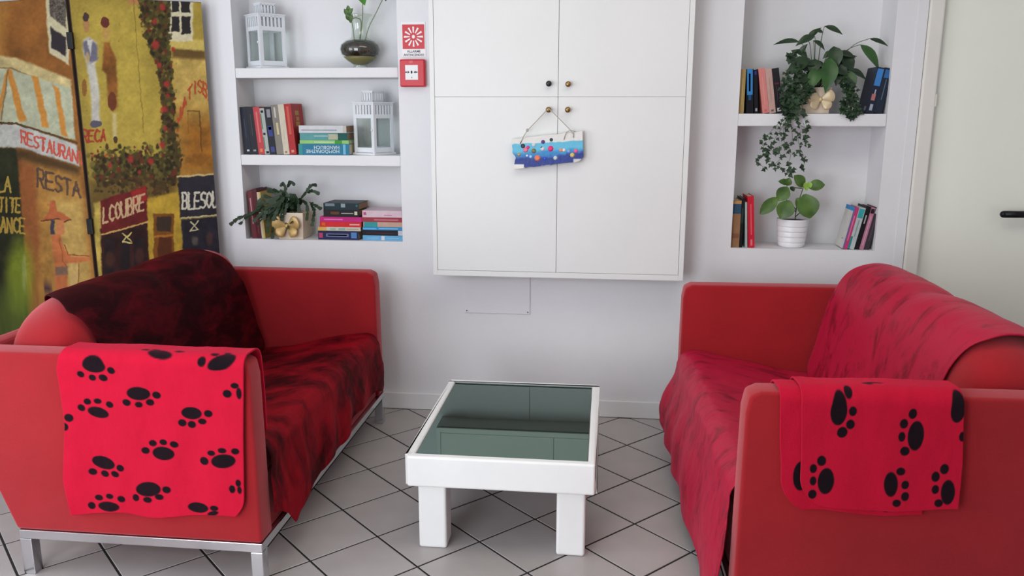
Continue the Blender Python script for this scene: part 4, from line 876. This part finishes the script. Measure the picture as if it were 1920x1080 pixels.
st = MB(); ivl = MB()
for k, s_ in enumerate(strands):
    pts = catmull([L0(*q) for q in s_], 5); st.tube(pts, .0009, 4)
    for i in range(2, len(pts), 1):
        dense = pts[i][2] > -.01
        for rep in range(3 if dense else 2):
            if not dense and random.random() < .30: continue
            p = Vector(pts[i])+Vector((random.gauss(0, .007 if dense else .005), random.uniform(-.008, .002), random.gauss(0, .007 if dense else .004)))
            a = random.uniform(0, 6.28); l = random.uniform(.015, .026)*(1.15 if dense else 1)
            d = Vector((math.cos(a)*.8, -.35, math.sin(a)*.6-.45)).normalized()
            sd = d.cross(Vector((0, -1, .5))).normalized()
            ivl.add([p, p+d*l*.3+sd*l*.5, p+d*l*.5+sd*l*.22, p+d*l, p+d*l*.5-sd*l*.22, p+d*l*.3-sd*l*.5], [(0, 1, 2), (0, 2, 3), (0, 3, 4), (0, 4, 5)])
st.build('stem', M_stem, iv); io = ivl.build('ivy_leaves', M_ivy, iv, fix=False); io['kind'] = 'stuff'
# -- green plant in a white ribbed pot
u = PX/4.908
bp = thing('potted_green_plant', 'small broad-leaved plant in a white ribbed pot on the lowest right niche shelf', 'plant', (.852, WY+.085, Z3))
prof = [(.052, 0), (.056, .004)]
for z in (.022, .046, .070, .094):
    q_ = .0575+z*.105; prof += [(q_, z-.004), (q_-.0012, z-.0015), (q_-.0012, z+.0005), (q_+.0012, z+.0025), (q_+.0008, z+.006)]
prof += [(.0695, .120), (.0705, .1265), (.0690, .1275), (.0670, .127), (.0655, .112)]
MB().lathe(prof, 40).build('pot', mat('white_glazed_ceramic', (232, 232, 234), .3), bp, smooth=True)
MB().lathe([(.0664, .113), (.0664, .118)], 24).build('soil', M_soil, bp)
B0 = lambda x_, y_, d=0: ((x_-715)*u, d, .127+(655-y_)*u)
for i, ((bx, by), (tx, ty), wd, dy, mm) in enumerate([((785, 372), (688, 276), 92, -.01, M_basil), ((812, 372), (948, 352), 92, -.02, M_basil), ((662, 348), (565, 330), 52, 0, M_basil), ((640, 365), (655, 296), 62, -.01, M_basil), ((640, 375), (560, 492), 110, -.03, M_basil),
        ((555, 465), (412, 612), 98, -.04, M_basil), ((660, 490), (585, 645), 140, -.05, M_basil), ((775, 430), (832, 636), 172, -.05, M_basil), ((785, 335), (800, 405), 46, -.02, M_lime), ((850, 500), (897, 577), 42, -.03, M_basil), ((720, 470), (790, 560), 90, -.03, M_basil), ((815, 330), (830, 380), 40, -.02, M_lime), ((670, 375), (700, 412), 40, -.01, M_lily)]):
    leaf_part(bp, B0(bx, by, dy), B0(tx, ty, dy-.012), wd*u*1.1, (.15*math.sin(i*1.7), -1, .45), mm, 'oval', .08)
for pts in ([(735, 665, 0), (740, 560, 0), (770, 440, 0), (780, 380, -.01)], [(740, 580, 0), (690, 530, -.02), (655, 490, -.03)], [(740, 600, 0), (640, 480, -.01), (640, 380, -.01), (655, 350, 0)], [(650, 490, 0), (560, 465, -.03)], [(775, 390, 0), (720, 385, 0), (675, 378, 0)], [(735, 640, 0), (840, 520, -.02), (850, 500, -.03)]):
    MB().tube(catmull([B0(*q) for q in pts], 4), .0022, 5).build('stem', M_stem, bp, smooth=True)
# -- holiday cactus in a cream pot with a gold bow
u = PX/5.647
hc = thing('potted_cactus', 'dark segmented cactus in a cream pot with gold bow, left niche bottom shelf', 'plant', (-1.487, WY+.072, Z3), (0, 0, math.radians(0)))
square_pot(hc, .060, .068, .128, M_cream); bow(hc, (-.012, -.073, .064), .064, M_gold)
H0 = lambda x_, y_, d=0: ((x_-612)*u, d, (720-y_)*u+.002)
M_cact = mat('dark_cactus_green', (46, 70, 40), .5, c2=(28, 46, 30), vscale=30, rnd=.25)
seg_me = None
r2 = np.random.default_rng(3); EXTRA = []
for k in range(22):
    ex, ey = r2.uniform(240, 560), r2.uniform(300, 560); sx, sy = r2.uniform(520, 660), 440
    EXTRA.append(([(sx, sy), ((sx+ex)/2+r2.uniform(-20, 20), min(sy, ey)-r2.uniform(40, 130)), (ex, ey)], r2.uniform(-.11, -.03)))
for k in range(8):
    ex, ey = r2.uniform(560, 740), r2.uniform(270, 400); EXTRA.append(([(610, 440), ((610+ex)/2, 330), (ex, ey)], r2.uniform(-.09, -.02)))
def cactus_segment(a, b, wd):
    global seg_me
    a, b = Vector(a), Vector(b); d = b-a; L = d.length
    if seg_me is None:
        mb = MB(); ou = [(0, .12), (.2, .34), (.38, .40), (.45, .34), (.66, .48), (.80, .44), (.86, .50), (1, .20)]
        poly = [(x_, y_) for x_, y_ in ou]+[(x_, -y_) for x_, y_ in ou[::-1]]
        mb.prism(poly, -.10, .10, lambda p_, q_, t: (p_, q_, t)); o = mb.build('stem_segment', M_cact, hc); seg_me = o.data
    else: o = link('stem_segment', seg_me, hc)
    x_ = d.normalized(); sd = x_.cross(Vector((random.gauss(0, .35), -1, random.gauss(0, .35)))).normalized(); n = x_.cross(sd)
    o.matrix_local = Matrix.Translation(a) @ Matrix((x_*L, sd*wd, n*wd*.5)).transposed().to_4x4()
for k, (pts, d1) in enumerate([([(600, 430), (500, 300), (550, 180), (512, 130), (505, 170)], -.03), ([(550, 185), (600, 115), (650, 155)], -.02), ([(620, 430), (700, 300), (770, 230), (835, 150), (900, 150)], -.03), ([(765, 235), (850, 210), (932, 242)], -.04),
        ([(650, 420), (730, 310), (800, 350), (820, 420), (820, 510)], -.09), ([(800, 345), (865, 420), (876, 480), (870, 570)], -.085), ([(790, 345), (860, 350), (970, 395)], -.07), ([(560, 430), (400, 300), (320, 265), (270, 340)], -.06), ([(540, 440), (430, 240), (350, 215)], -.03), ([(480, 250), (400, 205), (350, 200)], -.03),
        ([(520, 440), (300, 390), (200, 455), (100, 490), (45, 550)], -.16), ([(500, 450), (260, 420), (150, 500), (132, 548)], -.14), ([(540, 450), (400, 390), (330, 440), (265, 525)], -.12), ([(560, 450), (430, 440), (400, 520), (412, 640)], -.125), ([(560, 450), (460, 480), (440, 580), (462, 700)], -.12),
        ([(580, 440), (450, 330), (380, 390), (355, 510)], -.10), ([(600, 440), (590, 300), (520, 230), (480, 220)], -.02), ([(610, 440), (650, 270), (690, 340), (710, 430)], -.05), ([(590, 450), (570, 480), (585, 570), (612, 600)], -.098), ([(600, 440), (610, 330), (640, 250)], -.03),
        ([(570, 440), (480, 360), (420, 420), (330, 470)], -.09), ([(560, 440), (500, 390), (440, 460), (430, 500)], -.1), ([(560, 430), (430, 350), (330, 330), (280, 400)], -.08), ([(540, 440), (400, 450), (330, 500), (300, 560)], -.12), ([(640, 440), (690, 350), (650, 250)], -.04), ([(600, 430), (540, 330), (460, 290), (400, 330)], -.05), ([(620, 440), (660, 480), (655, 540)], -.1)]+EXTRA):
    n = len(pts); P3 = [H0(x_, y_, (d1*(i/(n-1))**.8) if i else -.0) for i, (x_, y_) in enumerate(pts)]
    for a, b in zip(P3, P3[1:]):
        a_, b_ = Vector(a), Vector(b); m_ = max(1, round((b_-a_).length/.030))
        for i in range(m_): cactus_segment(a_.lerp(b_, i/m_), a_.lerp(b_, (i+1.04)/m_), .0195)
# -- glass vase with cuttings
M_vglass = glass_mat('clear_vase_glass', (240, 245, 240))
vs_ = thing('glass_vase', 'round clear glass vase full of dark stones on the top left shelf', 'vase', (-1.141, WY+.10, 1.6202))
MB().lathe([(.034, 0), (.036, .004), (.030, .012), (.034, .018), (.062, .036), (.086, .062), (.0925, .085), (.086, .106), (.066, .124), (.042, .133), (.036, .142), (.034, .175), (.036, .20), (.046, .225), (.062, .240)], 36).build('glass', M_vglass, vs_, smooth=True)
MB().lathe([(.020, .0605), (.060, .052), (.082, .064), (.0885, .085), (.083, .105), (.062, .121), (.035, .128), (.005, .129)], 32).build('dark_stones', mat('wet_dark_stones', (30, 22, 18), .25, c2=(58, 46, 30), vscale=45, bump=.6, bscale=70), vs_, smooth=True)
MB().lathe([(.010, .017), (.032, .0195), (.058, .036), (.076, .052), (.058, .0515), (.01, .052)], 32).build('olive_water', mat('olive_water', (132, 120, 66), .2), vs_, smooth=True)
MB().lathe([(.033, .001), (.033, .003), (.026, .012), (.006, .014)], 24).build('glass_foot', mat('bright_glass_foot', (226, 228, 232), .1), vs_, smooth=True)
cu = thing('leaf_cutting', 'green leafy cuttings growing out of the round glass vase', 'plant', (-1.141, WY+.10, 1.6202))
V0 = lambda x_, y_, d=0: ((x_-672)*PX, d, (122-y_)*PX)
M_leafg = mat('bright_green_leaf', (74, 140, 40), .35, c2=(52, 112, 30), vscale=10)
leaf_part(cu, V0(676, -26, -.02), V0(691, 15, -.06), .075, (.1, -1, .3), M_leafg, 'heart', .06)
leaf_part(cu, V0(735, -32, -.02), V0(729, 8, -.06), .085, (-.1, -1, .5), M_lily, 'heart', .05)
for q, t in (((654, 30), (648, 18)), ((655, 30), (664, 17)), ((656, 38), (651, 27)), ((657, 42), (663, 27)), ((656, 24), (655, 12))): leaf_part(cu, V0(*q, -.01), V0(*t, -.02), .020, (.1, -1, .3), M_basil)
for pts in ([(672, 80), (678, 40), (680, 10), (678, -26)], [(680, 80), (690, 50), (706, 22), (735, -30)], [(662, 78), (661, 56), (657, 30)], [(672, 70), (676, 40), (668, 33), (660, 34)]):
    MB().tube(catmull([V0(*q) for q in pts], 5), .0022, 5).build('stem', mat('pale_cutting_stem', (126, 136, 100), .6), cu, smooth=True)

# ------------------------------------------------------------------ hand painted plaque hanging on a cabinet knob
pq = thing('painted_plaque', 'blue and white painted wooden plaque with glued gems hanging on a cabinet knob', 'plaque', (-.246, CY, 1.434))
PL = lambda x_, y_, d=0: (((920+x_/4.909)-1029)*.00229, d, -((120+y_/4.909)-206)*.00228)
nx, nz = 170, 80
A, B_ = np.meshgrid(np.linspace(0, 1, nx), np.linspace(0, 1, nz))
tl, tr, br_, bl_ = (200, 690), (850, 612), (862, 885), (228, 962)
Xp = (tl[0]*(1-A)+tr[0]*A)*(1-B_)+(bl_[0]*(1-A)+br_[0]*A)*B_; Yp = (tl[1]*(1-A)+tr[1]*A)*(1-B_)+(bl_[1]*(1-A)+br_[1]*A)*B_
edge = (vnoise(B_*9, B_*0, 5)-.5)*14+22*np.exp(-((B_-.62)/.10)**2); Xp = Xp+edge*(1-A)**6
Yp = Yp+(vnoise(A*14, A*0, 9)-.5)*10*B_**6-38*np.clip((A-.90)/.10, 0, 1)**2*B_**4+(vnoise(A*9, A*0, 12)-.5)*8*(1-B_)**6
pp_ = Paint(Xp, Yp, (222, 220, 216)); tb = 735-(Xp-200)*.055+10*(vnoise(Xp*.03, Xp*0, 2)-.5)
fy = (Yp-tb)/190.
pp_.mix(smooth01((Yp-tb)/8+.5), (96, 184, 214)); pp_.mix(smooth01((fy-.25+.3*(fbm(Xp*.012, Yp*.02, 4)-.5))/.35), (46, 128, 190)); pp_.mix(smooth01((fy-.55+.35*(fbm(Xp*.01, Yp*.02, 6)-.5)+.12*(Xp > 700))/.22), (34, 56, 136))
bt = 945-(Xp-228)*.112; wn = vnoise(Xp*.05, Yp*.05, 8)
pp_.mix(smooth01((Yp-bt+4-22*wn)/6)*smooth01((wn-.35)/.2), (206, 204, 200)); pp_.mix(smooth01((Yp-915)/6)*smooth01((320-Xp)/10), (226, 224, 218)); pp_.mix(smooth01((Xp-760)/20)*smooth01((Yp-860+.1*(Xp-760)*0)/8), (206, 204, 200))
pp_.mix(smooth01((Yp-875)/20)*smooth01((262-Xp)/12)*0, (226, 224, 218))
Q = np.stack([((920+Xp/4.909)-1029)*.00229, np.full(Xp.shape, -.034)+.0015*fbm(A*8, B_*8, 3), -((120+Yp/4.909)-206)*.00228], -1)
grid_obj('board', Q[::-1], mat('plaque_paint', (90, 160, 200), .5, attr='print', bump=.2, bscale=90), pq, colors=pp_.c[::-1], solid=.020, off=-1)
cd = MB()
cd.tube([PL(280, 728, -.037), PL(310, 665, -.037), PL(345, 610, -.038), PL(440, 512, -.036), PL(512, 434, -.03), PL(535, 410, -.026), PL(560, 430, -.03), PL(650, 515, -.036), PL(742, 606, -.038), PL(768, 640, -.037), PL(767, 670, -.036)], .0022, 6)
cd.build('cord', mat('grey_cord', (176, 170, 160), .9), pq, smooth=True)
k2 = MB(); k2.ellipsoid(PL(345, 606, -.038), (.006, .005, .007)); k2.build('knot', MATS['grey_cord'], pq, smooth=True)
k3 = MB(); k3.tube([PL(682, 690, -.037), PL(690, 655, -.038), PL(705, 622, -.039), PL(740, 606, -.040), PL(785, 616, -.038)], .0018, 5); k3.build('loop', MATS['grey_cord'], pq, smooth=True)
gems = [(305, 750, (20, 24, 40), 20), (330, 785, (230, 120, 150), 24), (352, 762, (214, 60, 130), 16), (405, 740, (206, 214, 216), 18), (405, 794, (120, 120, 80), 22), (490, 712, (90, 50, 130), 18), (565, 692, (40, 56, 60), 16), (487, 775, (214, 214, 220), 20), (480, 766, (30, 30, 36), 12), (560, 772, (236, 50, 120), 26), (268, 828, (176, 150, 90), 16), (343, 838, (236, 240, 244), 10), (377, 848, (170, 206, 240), 14), (440, 860, (236, 130, 96), 28), (508, 865, (50, 90, 220), 15), (605, 857, (206, 216, 214), 19), (655, 785, (226, 150, 120), 17), (683, 785, (236, 226, 220), 15), (727, 794, (140, 170, 226), 15), (792, 792, (240, 100, 150), 19), (760, 830, (220, 200, 110), 21)]
for (gx, gy, gc, gs) in gems:
    s_ = gs*.00229/4.909*1.05; c = PL(gx, gy, -.0335); k = 8; mb = MB()
    vs = [(c[0]+s_*math.cos(6.283*j/k), c[1], c[2]+s_*math.sin(6.283*j/k)) for j in range(k)]+[(c[0]+s_*.55*math.cos(6.283*j/k+.39), c[1]-s_*.5, c[2]+s_*.55*math.sin(6.283*j/k+.39)) for j in range(k)]
    mb.add(vs, [tuple(range(k)), tuple(range(k, 2*k))]+[(j, (j+1) % k, k+j) for j in range(k)]+[((j+1) % k, k+(j+1) % k, k+j) for j in range(k)])
    mb.build('gem', mat('gem_%d_%d_%d' % gc, gc, .1, spec=.8), pq)
